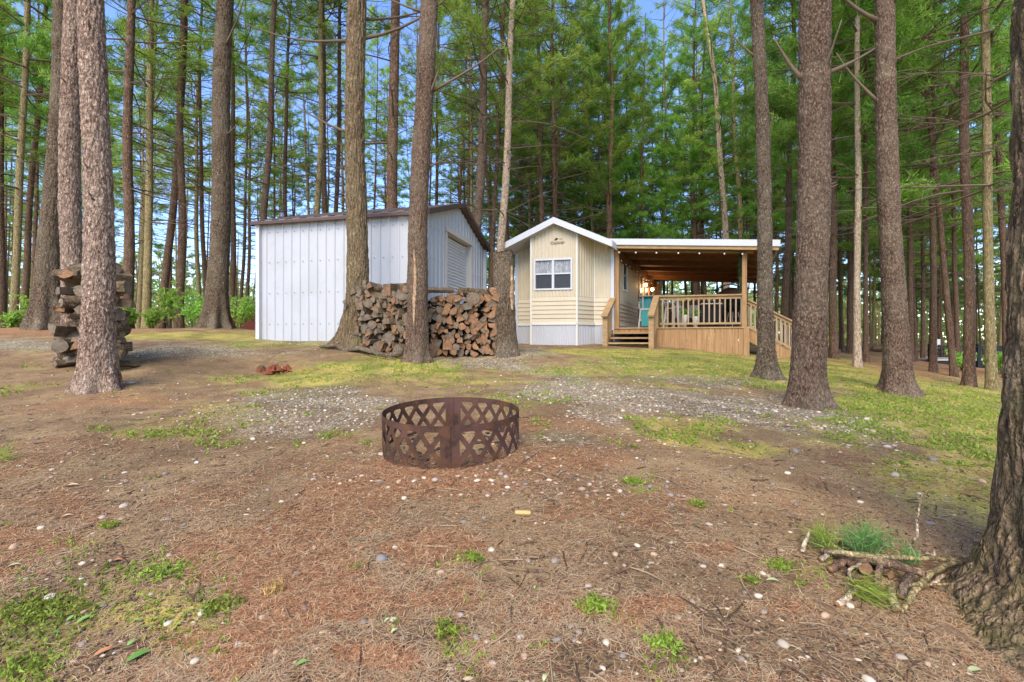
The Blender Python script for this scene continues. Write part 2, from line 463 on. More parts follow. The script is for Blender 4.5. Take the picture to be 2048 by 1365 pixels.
GRAV = [(620,792,110,16,1),(700,803,90,12,1),(540,825,160,22,.7),(560,862,160,24,.7),(700,840,90,20,.6),(450,702,170,16,.8),(80,690,110,12,1.1),(620,685,120,6,1.2),(330,700,80,14,.7),
 (950,726,100,11,1.3),(1060,704,60,12,1.1),(1100,742,100,16,.7),(1160,785,130,16,1),(1260,800,140,16,1.1),(1420,815,150,22,1),(1220,840,50,14,1.2),(1130,765,80,14,.8),
 (1540,830,110,22,1.1),(1600,835,70,18,1.2),(1690,850,80,20,1.1),(1780,880,70,16,.6),(1350,755,110,16,.8),(1480,765,100,12,.7),(1245,722,60,9,.8),(1250,880,160,24,.4),(1740,795,80,10,.5),(1950,812,70,8,.6),
 (700,945,120,24,.4),(1100,960,200,36,.4),(1100,870,60,14,.6),(1530,705,70,14,.7)]
RED = [(120,664,170,9,1.0),(560,738,50,10,.9),(850,945,190,22,1.2),(770,975,110,22,1),(1120,905,110,20,.9),(1060,845,60,16,.7),(900,1085,90,26,.9),(1850,735,260,22,1.6),(1700,1105,60,20,.8),
 (1180,850,60,12,.6),(250,805,120,22,.6),(330,880,160,20,.3),(640,1010,120,30,.5),(730,1150,70,30,.6),(930,1190,90,26,.6),(380,1260,80,22,.5),(740,1310,90,36,.8),(1260,1340,120,24,.6),(1530,1190,70,30,.7),
 (1330,1190,60,20,.5),(1500,1010,120,22,.4),(60,1060,90,20,.5),(1960,1060,80,16,.5),(1600,840,60,14,.5),(200,1010,110,20,.4),(500,700,80,10,.3)]
def zone(x, y, z, blobs):
    ok = y > .5
    q = np.stack([x * 1.6, y * 1.6, x * 0], 1)
    x = x + (fbm(q, 3, 51) - .43) * .5 * np.clip(y / 2.5, .6, 3); y = y + (fbm(q, 3, 57) - .43) * .9 * np.clip(y / 3, .3, 3)
    x0_ = x
    yy = np.where(ok, np.maximum(y, .4), 1)
    px = CX + F * x / yy; py = CY - F * z / yy
    r = np.zeros(len(x))
    for (a, b, rx, ry, s) in blobs:
        r = r + s * np.exp(-(((px - a) / rx) ** 2 + ((py - b) / ry) ** 2))
    return np.where(ok & (y < 60), np.clip(r, 0, 1.3), .25)

k = N('forest_floor')
tc = k.n('TexCoord').outputs['Object']
zc = k.n('SeparateColor', {0: k.n('VertexColor', layer_name='zone').outputs[0]})
n_f = k.noise(tc, 140, 6, .75); n_m = k.noise(tc, 26, 6, .7, .5); n_l = k.noise(tc, 3.2, 5, .65, .4); n_xl = k.noise(tc, .8, 4)
va = k.n('Mapping', {'Vector': tc, 'Scale': (1, .16, 1), 'Rotation': (0, 0, .5)}).outputs[0]
vb = k.n('Mapping', {'Vector': tc, 'Scale': (.16, 1, 1), 'Rotation': (0, 0, .25)}).outputs[0]
ndl = k.math('MAXIMUM', k.noise(va, 190, 3, .6), k.noise(vb, 190, 3, .6))
soil = k.ramp(n_f, [(.3, sr(66,52,42)), (.5, sr(118,94,74)), (.7, sr(168,142,114))])
soil = k.mix(k.ramp(n_m, [(.35, .0), (.65, .55)]), soil, sr(96,70,52))
soil = k.mix(k.ramp(n_l, [(.42, .0), (.66, .55)]), soil, k.mix(n_f, sr(110,88,68), sr(186,160,128)))
soil = k.mix(k.ramp(ndl, [(.57, 0), (.66, .6)]), soil, sr(172,128,88))
redm = k.ramp(k.math('ADD', k.math('MULTIPLY', zc.outputs[2], .55), k.math('ADD', k.math('MULTIPLY', n_l, .6), k.math('MULTIPLY', n_m, .35))), [(.56, 0), (.86, .75)])
redc = k.ramp(ndl, [(.45, sr(98,70,52)), (.58, sr(156,106,76)), (.7, sr(196,152,116))])
base = k.mix(redm, soil, redc)
vor = k.n('TexVoronoi', {'Vector': tc, 'Scale': 62.0, 'Randomness': 1.0})
vore = k.n('TexVoronoi', {'Vector': tc, 'Scale': 62.0}, feature='DISTANCE_TO_EDGE').outputs['Distance']
vs_ = k.n('SeparateColor', {0: vor.outputs['Color']})
gcol = k.ramp(vs_.outputs[0], [(0, sr(132,120,106)), (.35, sr(184,170,154)), (.7, sr(210,198,182)), (1, sr(236,228,214))])
gcol = k.mix(k.ramp(vore, [(0, .75), (.12, 0)]), gcol, sr(84,66,52))
gcol = k.mix(k.ramp(vs_.outputs[1], [(.45, .0), (.5, .75)]), gcol, base)
gm = k.ramp(k.math('MULTIPLY', .5, k.math('ADD', k.math('MULTIPLY', zc.outputs[1], .6), k.math('ADD', k.math('MULTIPLY', n_m, 1.0), k.math('MULTIPLY', n_l, .8)))), [(.56, 0), (.70, .85)])
base = k.mix(gm, base, gcol)
grc = k.ramp(k.noise(tc, 70, 5, .8), [(.34, sr(62,66,24)), (.5, sr(120,132,44)), (.66, sr(170,182,66))])
grc = k.mix(k.ramp(k.noise(tc, 2.2, 4), [(.40, 0), (.56, .8)]), grc, k.mix(n_f, sr(146,126,60), sr(212,190,104)))
gg = k.ramp(k.math('MULTIPLY', .5, k.math('ADD', k.math('MULTIPLY', zc.outputs[0], .6), k.math('ADD', k.math('MULTIPLY', n_m, 1.5), k.math('MULTIPLY', n_l, .9)))), [(.70, 0), (.82, .85)])
gg = k.math('MULTIPLY', gg, k.ramp(k.noise(tc, 34, 5, .8), [(.38, .15), (.52, 1)]))
base = k.mix(gg, base, grc)
n_s = k.noise(tc, 62, 5, .8)
base = k.mix(k.ramp(n_s, [(.36, .75), (.5, 0)]), base, k.mix(.55, base, sr(46,36,28)))
base = k.mix(k.ramp(k.noise(tc, 88, 4, .8), [(.54, 0), (.66, .5)]), base, k.mix(.5, base, sr(226,206,176)))
base = k.mix(k.ramp(k.noise(tc, 1.1, 4, .6, .8), [(.38, .7), (.54, 0)]), base, k.mix(.55, base, sr(70,54,44)))
base = k.mix(1.0, base, (1.30, 1.32, 1.10), "MULTIPLY")
hgt = k.math('ADD', k.math('MULTIPLY', n_f, .5), k.math('ADD', k.math('MULTIPLY', ndl, .6), k.math('MULTIPLY', n_m, .9)))
hgt = k.math('ADD', hgt, k.math('MULTIPLY', gm, k.math('MULTIPLY', k.ramp(vore, [(0, 0), (.2, 1)]), .8)))
M_GROUND = k.done(base, .95, k.bump(hgt, .9, .018), .12)

ang = np.concatenate([np.linspace(-58, 58, 560), np.linspace(58, 302, 62)[1:-1]])
rad = np.concatenate([[0.05], np.geomspace(.55, 18, 330), np.geomspace(18, 600, 60)[1:]])
AA, RR = np.meshgrid(np.radians(ang), rad, indexing='ij')
gx = (np.sin(AA) * RR).ravel(); gy = (np.cos(AA) * RR).ravel()
gh = gz(gx, gy)
far = np.clip((RR.ravel() - 170) / 100, 0, 1)
gh = gh * (1 - far) + (-1.8) * far
na, nr = AA.shape
I = np.arange(na)[:, None]; J = np.arange(nr - 1)[None, :]
I2 = (I + 1) % na
Fg = np.stack([I * nr + J, I * nr + J + 1, I2 * nr + J + 1, I2 * nr + J], -1).reshape(-1, 4)
zz = np.stack([zone(gx, gy, gh, GREEN), zone(gx, gy, gh, GRAV), zone(gx, gy, gh, RED)], 1)
link('ground', npmesh('ground', np.stack([gx, gy, gh], 1), Fg, M_GROUND, True, attr={'zone': zz}), kind='structure')

# ------------------------------------------------------------------ trunks with modelled bark
def trunk_mesh(path, radf, rows, nseg, mat, flare=None, seed=0, depth=.009, kk=30, st=.3, lobes=None, name='trunk'):
    """path(h)->(x,y) offset, radf(h)->radius, rows: heights (0 at the ground)"""
    rows = np.asarray(rows); th = np.linspace(0, 2 * np.pi, nseg, endpoint=False)
    H, T = np.meshgrid(rows, th, indexing='ij')
    r = radf(H)
    if flare:
        amp, hh, ph, nl = flare
        lob = .55 + .45 * np.cos(nl * T + ph) * (1 + .3 * np.sin(2 * T + ph * 2))
        if lobes:
            for (ta, s, wd) in lobes: lob = lob + s * np.exp(-((np.angle(np.exp(1j * (T - ta)))) / wd) ** 2)
        r = r + amp * lob * np.exp(-np.maximum(H, 0) / hh) + amp * .35 * np.exp(-np.maximum(H, 0) / (hh * 3.5))
    cx, cy = path(H)
    p0 = np.stack([np.cos(T) * r, np.sin(T) * r, H], -1).reshape(-1, 3)
    q = p0 * np.array([kk, kk, kk * st]) + seed * 17.3
    q += (np.stack([vnoise(q * .5, 1), vnoise(q * .5, 2), vnoise(q * .5, 3)], 1) - .5) * 1.2
    f1, f2 = worley(q, seed)
    cr = np.exp(-(f2 - f1) * 5.5)
    dsp = -cr * depth + (fbm(q * 2.5, 3, seed) - .43) * depth * 1.3 + (fbm(p0 * 2.2 + seed, 2, seed + 4) - .37) * r.ravel() * .18
    rr = r.ravel() + dsp
    V = np.stack([np.cos(T).ravel() * rr + cx.ravel(), np.sin(T).ravel() * rr + cy.ravel(), H.ravel()], 1)
    n, m = H.shape
    I = np.arange(n - 1)[:, None]; J = np.arange(m)[None, :]; J2 = (J + 1) % m
    Fc = np.stack([I * m + J, I * m + J2, (I + 1) * m + J2, (I + 1) * m + J], -1).reshape(-1, 4)
    return npmesh(name, V, Fc, mat, True)

def tufts(cen, dirs, tone, nn, L, w, seed=0, spread=.9):
    """needle fans: cen (n,3), dirs (n,3)"""
    g = np.random.default_rng(seed); n = len(cen)
    d = dirs[:, None, :] + g.normal(0, spread, (n, nn, 3))
    d /= np.linalg.norm(d, axis=2, keepdims=True) + 1e-9
    ln = L * g.uniform(.65, 1.15, (n, nn, 1))
    sd = np.cross(d, g.normal(0, 1, (n, nn, 3))); sd /= np.linalg.norm(sd, axis=2, keepdims=True) + 1e-9
    c = cen[:, None, :] + g.normal(0, L * .22, (n, nn, 3))
    a = c - sd * w / 2; b = c + sd * w / 2; t = c + d * ln
    V = np.stack([a, b, t], 2).reshape(-1, 3)
    tn = np.clip(tone[:, None] + g.normal(0, .12, (n, nn)), 0, 1)
    return V, np.arange(len(V)).reshape(-1, 3), np.repeat(tn.ravel(), 3)

def make_proto(H, cb, seed, spread, dens, mat, barkm, wh=.62, dead=1.0, L0=.23, sparse=1.0):
    g = np.random.default_rng(seed)
    a1, a2, p1, p2 = g.uniform(.05, .16), g.uniform(.02, .05), g.uniform(0, 6), g.uniform(0, 6)
    def path(h):
        e = np.clip(h / 4, 0, 1)
        return (a1 * np.sin(h * .28 + p1) - a1 * math.sin(p1)) * e + a2 * np.sin(h * .9 + p2) * e, (a1 * np.cos(h * .24 + p2) - a1 * math.cos(p2)) * e
    def radf(h): return .16 * np.clip(1 - .86 * (np.maximum(h, 0) / H) ** 1.15, .06, 1)
    rows = np.concatenate([np.arange(-.5, 1, .1), np.arange(1, 12, .14), np.arange(12, H + .01, .5)])
    tm = trunk_mesh(path, radf, rows, 20, barkm, (.07, .22, g.uniform(0, 6), 5), seed, .008, 16, .3)
    dm = MB(); lm = MB(); cen = []; dr = []; tn = []
    h = 3.6 + g.uniform(0, .6)
    random.seed(seed)
    while h < H - .4:
        live = h > cb
        f = (h - cb) / (H - cb) if live else 0
        nb = g.integers(3, 6) if live else g.integers(3, 6)
        a0 = g.uniform(0, 6.28)
        for b in range(nb):
            az = a0 + b * 6.283 / nb + g.normal(0, .3)
            if not live and g.random() > dead: continue
            L = (spread * (1 - f) ** .75 * g.uniform(.6, 1.1) + .35) if live else g.choice([.25, .6, 1.1, 1.9, 2.4]) * g.uniform(.6, 1.1)
            x0, y0 = [float(q) for q in path(np.array(h))]
            el = g.uniform(-.1, .35) + (f * .5 if live else -.12)
            pts = []; hh = h + g.uniform(-.12, .12)
            nseg = 4; dirz = el
            x, y, z = x0, y0, hh; aa = az
            for s in range(nseg + 1):
                pts.append((x, y, z))
                x += math.cos(aa) * L / nseg; y += math.sin(aa) * L / nseg; z += math.tan(dirz) * L / nseg
                aa += g.normal(0, .12); dirz += g.normal(0, .1) + (.04 if live else -.03)
            r0 = .008 + .008 * L
            (lm if live else dm).tube(pts, [r0 * (1 - .8 * i / nseg) for i in range(nseg + 1)], 4)
            pa = np.array(pts)
            if not live:
                for q in range(int(L * 5)):
                    t = g.uniform(.25, 1) * nseg; i = min(int(t), nseg - 1); c0 = pa[i] + (pa[i + 1] - pa[i]) * (t - i)
                    a2_ = az + g.choice([-1, 1]) * g.uniform(.5, 1.2); l2 = g.uniform(.15, .55)
                    e0 = c0 + np.array([math.cos(a2_) * l2, math.sin(a2_) * l2, g.uniform(-.15, .15)])
                    dm.tube([c0, (c0 + e0) / 2 + g.normal(0, .02, 3), e0], [.006, .005, .002], 3)
                continue
            if g.random() > sparse: continue
            nt_ = int(dens * L)
            sidev = np.array([-math.sin(az), math.cos(az), 0]); fw = np.array([math.cos(az), math.sin(az), .15])
            brt = g.uniform(-.18, .18)
            t = g.uniform(.28, 1.03, nt_) ** .8 * nseg
            i = np.minimum(t.astype(int), nseg - 1)
            c0 = pa[i] + (pa[np.minimum(i + 1, nseg)] - pa[i]) * (t - i)[:, None]
            lat = g.normal(0, 1, nt_) * .26 * (.35 + L * .22) * (1.25 - t / nseg * .6)
            lift = g.normal(0.03, .07, nt_)
            c = c0 + sidev * lat[:, None] + np.array([0, 0, 1]) * lift[:, None]
            cen.append(c); dr.append(fw * .7 + sidev * (np.sign(lat) * .35)[:, None] + np.array([0, 0, .25]))
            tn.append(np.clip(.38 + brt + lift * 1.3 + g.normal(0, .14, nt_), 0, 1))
            for q in range(int(L * 2.2)):   # side twigs carry the sprays
                j = g.integers(0, nt_); e0 = c[j]; i0 = max(0, i[j] - 1)
                lm.tube([pa[i0] + (pa[i0 + 1] - pa[i0]) * g.random(), e0], [.008, .003], 3)
        h += wh * g.uniform(.7, 1.3) * (1 if live else 1.0)
    cen = np.concatenate(cen); dr = np.concatenate(dr); tn = np.concatenate(tn)
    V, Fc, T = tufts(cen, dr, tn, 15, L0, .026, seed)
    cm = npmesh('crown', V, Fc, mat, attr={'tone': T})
    dmm = npmesh('dead_branches', dm.v, dm.f, M_TWIG) if dm.v else None
    lmm = npmesh('limbs', lm.v, lm.f, M_TWIG)
    return dict(trunk=tm, dead=dmm, limbs=lmm, crown=cm, path=path, H=H)

PROTO = [make_proto(22, 8.0, 11, 2.3, 14, M_NEEDLE, MB_BROWN),
         make_proto(21, 6.0, 12, 2.5, 15, M_NEEDLE_B, MB_BROWN),
         make_proto(23, 11.5, 13, 2.0, 11, M_NEEDLE, MB_BROWN, dead=.9, sparse=.6),
         make_proto(20, 4.3, 14, 2.7, 15, M_NEEDLE_B, MB_BROWN, dead=1),
         make_proto(22, 7.0, 15, 2.1, 10, M_NEEDLE, MB_BROWN, sparse=.5)]

def pine(px, pt, wpx, d, mat, pr, label, group=None, hs=None, rot=None, zb=650.0):
    """px at the foot, pt at the top edge of the photo, width in photo pixels, distance"""
    pr = PROTO[pr] if isinstance(pr, int) else pr
    x = (px - CX) / F * d
    z = g1(x, d)
    e = empty('pine_tree', (x, d, z), label, 'tree', group)
    lean = (pt - px) / (zb)
    e.rotation_euler = (random.uniform(-.012, .012), math.atan(lean), 0)
    rt = random.uniform(0, 6.28) if rot is None else rot
    s = (wpx * math.cos(math.atan((px - CX) / F)) / F * d) / .345
    h = hs if hs else random.uniform(.88, 1.12)
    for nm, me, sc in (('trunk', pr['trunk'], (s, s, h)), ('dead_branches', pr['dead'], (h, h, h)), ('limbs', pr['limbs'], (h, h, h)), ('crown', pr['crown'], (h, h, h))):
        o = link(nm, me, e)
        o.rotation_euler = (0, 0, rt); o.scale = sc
        if nm == 'trunk':
            o.material_slots[0].link = 'OBJECT'; o.material_slots[0].material = mat
    return e

# crown pieces high above for the near trees whose tops are out of the picture
def near_tree(px, py, d, w0, w1, pt, mat, label, flare, seed, pr=2, depth=.014, kk=17, st=.3, nseg=110, H=24, extra=None, stubs=(), lobes=None, bend=None, xy=None, hs=1.0, ctop=True):
    """w0/w1: widths in px near the foot and at the photo's top edge"""
    if xy: x, y = xy
    else: x, y = (px - CX) / F * d, d
    z = g1(x, y)
    if not xy: cf = math.cos(math.atan((px - CX) / F)); w0 *= cf; w1 *= cf
    e = empty('pine_tree', (x, y, z), label, 'tree')
    r0 = w0 / F * d / 2; r1 = w1 / F * d / 2
    ht = CY / F * d - z
    sl = ((pt - px) / F * d) / ht
    ph = seed * 1.7
    def path(h):
        e_ = np.clip(h / 2, 0, 1)
        xx = sl * h + .03 * np.sin(h * .9 + ph) * e_ - .03 * math.sin(ph) * e_
        if bend: xx = xx + bend(h)
        return xx, .02 * np.sin(h * .7 + ph) * e_
    def radf(h):
        t = np.clip(h / ht, -1, 1)
        lowr = r0 + (r1 - r0) * t
        up = np.clip((h - ht) / (H - ht), 0, 1)
        return np.maximum(np.where(h > ht, r1 * (1 - up) ** .9, lowr), .015)
    stp = .018 if d < 6 else .028
    rows = np.concatenate([np.arange(-.5, min(ht + .4, 9), stp if d < 9 else .04), np.arange(min(ht + .4, 9) + .1, H, .6), [H]])
    tr = link('trunk', trunk_mesh(path, radf, rows, nseg, mat, flare, seed, depth, kk, st, lobes), e)
    g = np.random.default_rng(seed)
    g0 = np.random.default_rng(seed + 500)
    stubs = list(stubs) + [(g0.uniform(.8, 1) * .14 * (i + .6) * ht, g0.uniform(-3.0, .2), g0.uniform(.03, .12), g0.uniform(.008, .016), g0.uniform(.1, .9)) for i in range(7)]
    for (h, az, L, r, el) in stubs:
        cx, cy = [float(q) for q in path(np.array(float(h)))]
        rr = float(radf(np.array(float(h)))) * .7
        p0 = Vector((cx + math.cos(az) * rr, cy + math.sin(az) * rr, h))
        pts = [p0]; a = az; n = 6
        for i in range(n):
            p0 = p0 + Vector((math.cos(a), math.sin(a), math.tan(el + .04 * i))) * (L / n); pts.append(p0); a += g.normal(0, .1)
        m = MB(); m.tube(pts, [r * (1.3 if i == 0 else 1 - .75 * i / n) for i in range(n + 1)], 8, jit=.15)
        o = m.build('dead_branch', M_TWIG, e, smooth=True)
    if ctop:
        p = PROTO[pr]
        k0 = H / p['H'] * hs
        cxt = float(path(np.array(H * .6))[0])
        for nm in ('limbs', 'crown'):
            o = link(nm, p[nm], e); o.scale = (k0, k0, k0 * 1.0); o.rotation_euler = (0, math.atan(sl), seed)
    return e, path, radf

POLE = [make_proto(21, 10.5, 16, 1.6, 9, M_NEEDLE, MB_BROWN, dead=1, sparse=.7)]
HIGH = [make_proto(22, 13.5, 17, 1.8, 9, M_NEEDLE, MB_BROWN, dead=.8, sparse=.5)]
HI = [make_proto(24, 13.5, 21, 2.4, 11, M_NEEDLE, MB_BROWN, sparse=.75)]
PROTO += HI + POLE + HIGH
# near trees ------------------------------------------------------------------
near_tree(2345, 0, 1.85, 282, 280, 2345, MB_FUR, 'huge dark furrowed pine at the right edge, its flared root beside the stick pile', (.2,.13,2.2,4), 3, pr=5, depth=.026, kk=13, st=.22, nseg=300,
          lobes=[(math.pi * 1.08, 1.35, .5), (math.pi * 1.5, .5, .5), (math.pi * .85, .4, .3)], ctop=True, xy=(2.15, 1.73))
near_tree(196, 778, 5.4, 74, 56, 191, MB_PLATE, 'pale grey pine with plated bark standing in front of the left log pile', (.09,.16,1.0,5), 4, pr=5, depth=.012, kk=24,
          stubs=[(4.0,-1.0,.12,.02,.3),(2.1,-1.2,.08,.02,.2)])
near_tree(148, 705, 7.2, 52, 42, 149, MB_PLATE, 'pale grey plated pine standing directly behind the left log pile', (.08,.16,2.0,5), 5, pr=5, depth=.012, kk=22)
near_tree(92, 655, 10.4, 48, 34, 121, MB_LICH, 'thick dark brown pine leaning right, left of the pale grey pines', (.17,.5,.6,6), 6, pr=5, depth=.016, stubs=[(6.3,.2,.5,.03,.5),(7.5,2.8,.9,.03,.7),(5.4,-.2,.3,.03,.2)])
near_tree(431, 656, 12.0, 43, 36, 449, MB_LICH, 'thick brown pine with spreading roots left of the white shed', (.2,.3,1.4,7), 7, pr=5, depth=.018, nseg=90, stubs=[(7.0,-.6,1.0,.03,.6),(4.8,-.3,.5,.02,.5)])
near_tree(716, 690, 8.7, 44, 39, 716, MB_FUR, 'furrowed mossy pine with swept base at the log stack\'s left end', (.13,.3,2.9,3), 8, pr=5, depth=.02, kk=17, st=.16, lobes=[(math.pi * 1.02, 1.0, .5)],
          stubs=[(5.6,.25,2.0,.032,.35),(5.55,2.9,2.2,.028,.15),(3.9,2.8,1.1,.03,.4),(6.0,1.0,2.0,.03,.5)], bend=lambda h: .1 * np.exp(-np.maximum(h, 0) / .5) * -1)
near_tree(833, 722, 7.7, 42, 35, 856, MB_RED, 'brown pine with a long bark wound in front of the log stack', (.08,.15,.3,5), 9, pr=5, depth=.010, kk=30,
          stubs=[(4.25,-.5,.32,.02,1.0),(4.3,-.1,1.3,.025,.45),(4.25,-1.9,.28,.02,1.1),(3.1,.1,.3,.02,.4),(5.6,3.0,1.0,.02,.4)])
near_tree(1534, 756, 7.0, 34, 27, 1510, MB_LICH, 'slim grey-brown pine in front of the porch\'s right end', (.10,.13,1.2,4), 10, pr=5, depth=.009, kk=30, stubs=[(4.7,3.0,.35,.02,.8),(3.4,-1.5,.15,.015,1.1)])
near_tree(1614, 811, 5.2, 70, 66, 1633, MB_RED, 'thick reddish-brown pine with two stub branches, nearest right of the porch', (.11,.12,2.9,5), 11, pr=5, depth=.011, kk=30,
          stubs=[(3.55,3.0,.32,.03,.85),(3.6,-.15,.5,.027,.35),(3.6,-1.3,.2,.02,1.0),(2.35,.1,.16,.015,.3),(4.9,.1,.6,.05,1.0)])
near_tree(1797, 787, 6.6, 56, 42, 1771, MB_RED, 'reddish-brown pine with flared foot between porch and black railing', (.12,.13,.9,5), 12, pr=5, depth=.011, kk=30,
          stubs=[(5.1,3.1,.9,.03,.55),(4.0,2.9,.5,.025,.9),(5.3,-.9,.5,.02,1.1)])
print('near trees done')

# listed trees further back: foot px, top px, width px, distance, bark, crown, label
O_, B_, D_, L_, RD = MB_OLIVE, MB_BROWN, MB_DARK, MB_PALE, MB_RED
LIST = [
 (2,12,24,16,D_,1,'dark pine cut by the photo\'s left edge'),
 (26,58,21,14,O_,1,'olive-grey pine second from the photo\'s left edge'),
 (44,88,19,17,B_,0,'brown pine third from the photo\'s left edge, with low green boughs'),
 (64,76,13,22,B_,1,'slender brown pine just left of the thick dark leaning pine'),
 (252,286,27,13,B_,4,'brown pine with a crook, just right of the left log pile'),
 (276,300,14,19,O_,4,'slender olive pine touching the straight olive pine, on its left'),
 (292,308,21,15,O_,4,'straight olive-green pine right of the crooked brown pine'),
 (321,366,20,16,B_,2,'brown pine leaning right towards its straight neighbour'),
 (358,377,20,16,B_,2,'straight brown pine left of the thick pine with spreading roots'),
 (397,404,12,24,O_,4,'thin olive pine behind, just left of the thick pine with spreading roots'),
 (412,414,12,22,B_,4,'thin brown pine hugging the left side of the thick rooted pine'),
 (462,470,14,21,B_,2,'brown pine hugging the right side of the thick rooted pine'),
 (481,487,9,28,D_,4,'thin dark pine above the bright bush left of the shed'),
 (494,492,9,30,D_,4,'thin dark pine nearest left of the dark red hut'),
 (520,536,18,16,RD,2,'reddish pine at the white shed\'s left corner'),
 (541,545,7,30,D_,2,'very thin pine rising behind the shed\'s left end'),
 (577,583,12,22,B_,2,'brown pine above the shed, second from its left end'),
 (629,630,16,17,O_,2,'pale olive pine above the shed, left of three close trunks'),
 (646,652,15,19,D_,2,'dark pine above the shed, middle of three close trunks'),
 (661,676,12,20,B_,2,'brown pine above the shed, right of three close trunks'),
 (789,796,27,14,B_,2,'thick brown pine behind the shed between the two near trunks'),
 (872,872,9,26,D_,4,'thin dark pine just right of the wounded pine, behind the shed'),
 (946,950,23,15,RD,4,'reddish pine rising behind the shed\'s roof peak'),
 (978,1003,11,20,B_,0,'slim brown pine left of the pale pine behind the broken stump'),
 (992,1020,19,12.5,L_,4,'pale grey pine leaning right behind the broken stump'),
 (1045,1042,8,27,B_,0,'thin pine above the cabin\'s left eave'),
 (1056,1060,8,29,O_,1,'thin olive pine left of the cabin\'s roof peak'),
 (1085,1078,14,21,B_,4,'brown pine just left above the cabin\'s roof peak'),
 (1119,1116,12,21,B_,4,'brown pine just right above the cabin\'s roof peak'),
 (1168,1170,8,28,O_,1,'thin olive pine above the cabin\'s right roof slope'),
 (1214,1214,17,22.5,B_,1,'sturdy brown pine above the joint of cabin and porch roof'),
 (1255,1257,8,30,D_,1,'thin dark pine above the porch roof\'s left end'),
 (1284,1286,11,26,D_,3,'dark pine above the porch roof, second from its left end'),
 (1328,1330,7,33,D_,3,'very thin pine above the middle of the porch roof'),
 (1394,1390,14,24,D_,3,'dark pine with low boughs left of the pale leaning pine'),
 (1462,1404,17,22,L_,4,'pale pine leaning left over the porch roof'),
 (1490,1468,15,23,O_,1,'olive pine between the pale leaning pine and the slim near pine'),
 (1568,1574,18,17,D_,1,'dark pine behind the porch stairs'),
 (1668,1656,19,13,B_,1,'brown pine just right of the thick pine with two stub branches'),
 (1684,1680,10,25,D_,3,'thin dark pine left of the pair with a pale upper trunk'),
 (1700,1704,15,21,D_,3,'dark pine just left of the pair with a pale upper trunk'),
 (1715,1714,17,10.8,L_,1,'slim pine with pale upper trunk, left of a touching pair'),
 (1732,1722,12,13,B_,1,'slim brown pine, right of a touching pair'),
 (1822,1806,14,18,D_,3,'dark pine behind the flared reddish pine'),
 (1846,1846,11,21,D_,3,'dark slender pine left of the black railing'),
 (1866,1864,16,12,B_,1,'brown pine in front of the black railing\'s left end'),
 (1908,1838,16,11.5,B_,3,'brown pine leaning left before the black railing'),
 (1915,1905,13,17,D_,1,'dark pine behind the left-leaning pine at the black railing'),
 (1938,1940,27,9.5,B_,4,'brown pine with a crook, left of two near the black railing'),
 (1984,1953,26,9.1,O_,4,'olive pine, right of two near the black railing'),
 (2014,2004,18,12,B_,4,'brown pine just left of the huge edge trunk'),
]
for t in LIST:
    pine(*t)

# the rest of the stand
def zone_of(px):
    if px < 520: return 'slender pine in the open stand left of the shed', 'far pines left of the shed'
    if px < 1010: return 'slender pine in the stand behind the white shed', 'far pines behind the shed'
    if px < 1600: return 'slender pine in the dense stand behind the cabin and porch', 'far pines behind the cabin'
    return 'slender pine in the stand right of the porch', 'far pines right of the porch'
placed = []
g = np.random.default_rng(5)
cnt = 0
for k_ in range(4000):
    if cnt >= 195: break
    px = g.uniform(-260, 2300); d = math.sqrt(g.uniform(19 ** 2, 41 ** 2))
    if px < 900 and (g.random() < .6 or d < 30): continue
    if 900 < px < 1300 and g.random() < .25: continue
    x = (px - CX) / F * d
    if any((x - a) ** 2 + (d - b) ** 2 < 3.2 for a, b in placed): continue
    if 1150 < px < 1600 and d < 24: continue
    if 1840 < px < 2060 and d < 24: continue
    if px > 1600 and g.random() < .35: continue
    placed.append((x, d)); cnt += 1
    lb, gr = zone_of(px)
    if px < 560: pr = int(g.choice([7, 2, 4, 6, 7]))
    elif px < 1000: pr = int(g.choice([7, 4, 2, 6, 7]))
    elif px < 1600: pr = int(g.choice([0, 4, 3, 6, 6, 6, 7]))
    else: pr = int(g.choice([0, 6, 3, 6, 6, 4, 7]))
    dm_ = g.uniform(.14, .27)
    pine(px, px + g.normal(0, 14), dm_ * F / d, d, [D_, B_, B_, O_][int(g.integers(0, 4))], pr, lb, gr, hs=g.uniform(.75, 1.15))
print('forest done', cnt)

# far-off wood: pale new leaves beyond the pines
n = 22000
g = np.random.default_rng(9)
th_ = g.uniform(-62, 62, n); rd = g.uniform(66, 95, n)
x = np.sin(np.radians(th_)) * rd; y = np.cos(np.radians(th_)) * rd
blob = fbm(np.stack([th_ * .35, rd * .06, np.zeros(n)], 1), 3, 2)
hmax = 6 + 16 * np.clip(blob - .2, 0, 1)
z = gz(x, y) + g.uniform(0, 1, n) ** .8 * hmax
cen = np.stack([x, y, z], 1)
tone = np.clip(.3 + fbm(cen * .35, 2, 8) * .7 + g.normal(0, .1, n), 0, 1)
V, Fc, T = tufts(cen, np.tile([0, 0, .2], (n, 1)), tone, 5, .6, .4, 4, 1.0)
tm = MB()
for q in range(220):
    a = math.radians(g.uniform(-60, 60)); r_ = g.uniform(64, 90); xx, yy = math.sin(a) * r_, math.cos(a) * r_
    z0 = g1(xx, yy); hh = g.uniform(7, 13)
    tm.tube([(xx, yy, z0 - .3), (xx + g.normal(0, .4), yy, z0 + hh * .5), (xx + g.normal(0, .8), yy, z0 + hh)], [.16, .12, .03], 5)
nv = len(V)
V = np.concatenate([V, np.array(tm.v)])
Fl = [tuple(f) for f in Fc] + [tuple(i + nv for i in f) for f in tm.f]
far_me = npmesh('far_wood', V, Fl, [M_FARLEAF, MB_OLIVE], attr={'tone': np.concatenate([T, np.zeros(len(tm.v))])}, midx=[0] * len(Fc) + [1] * len(tm.f))
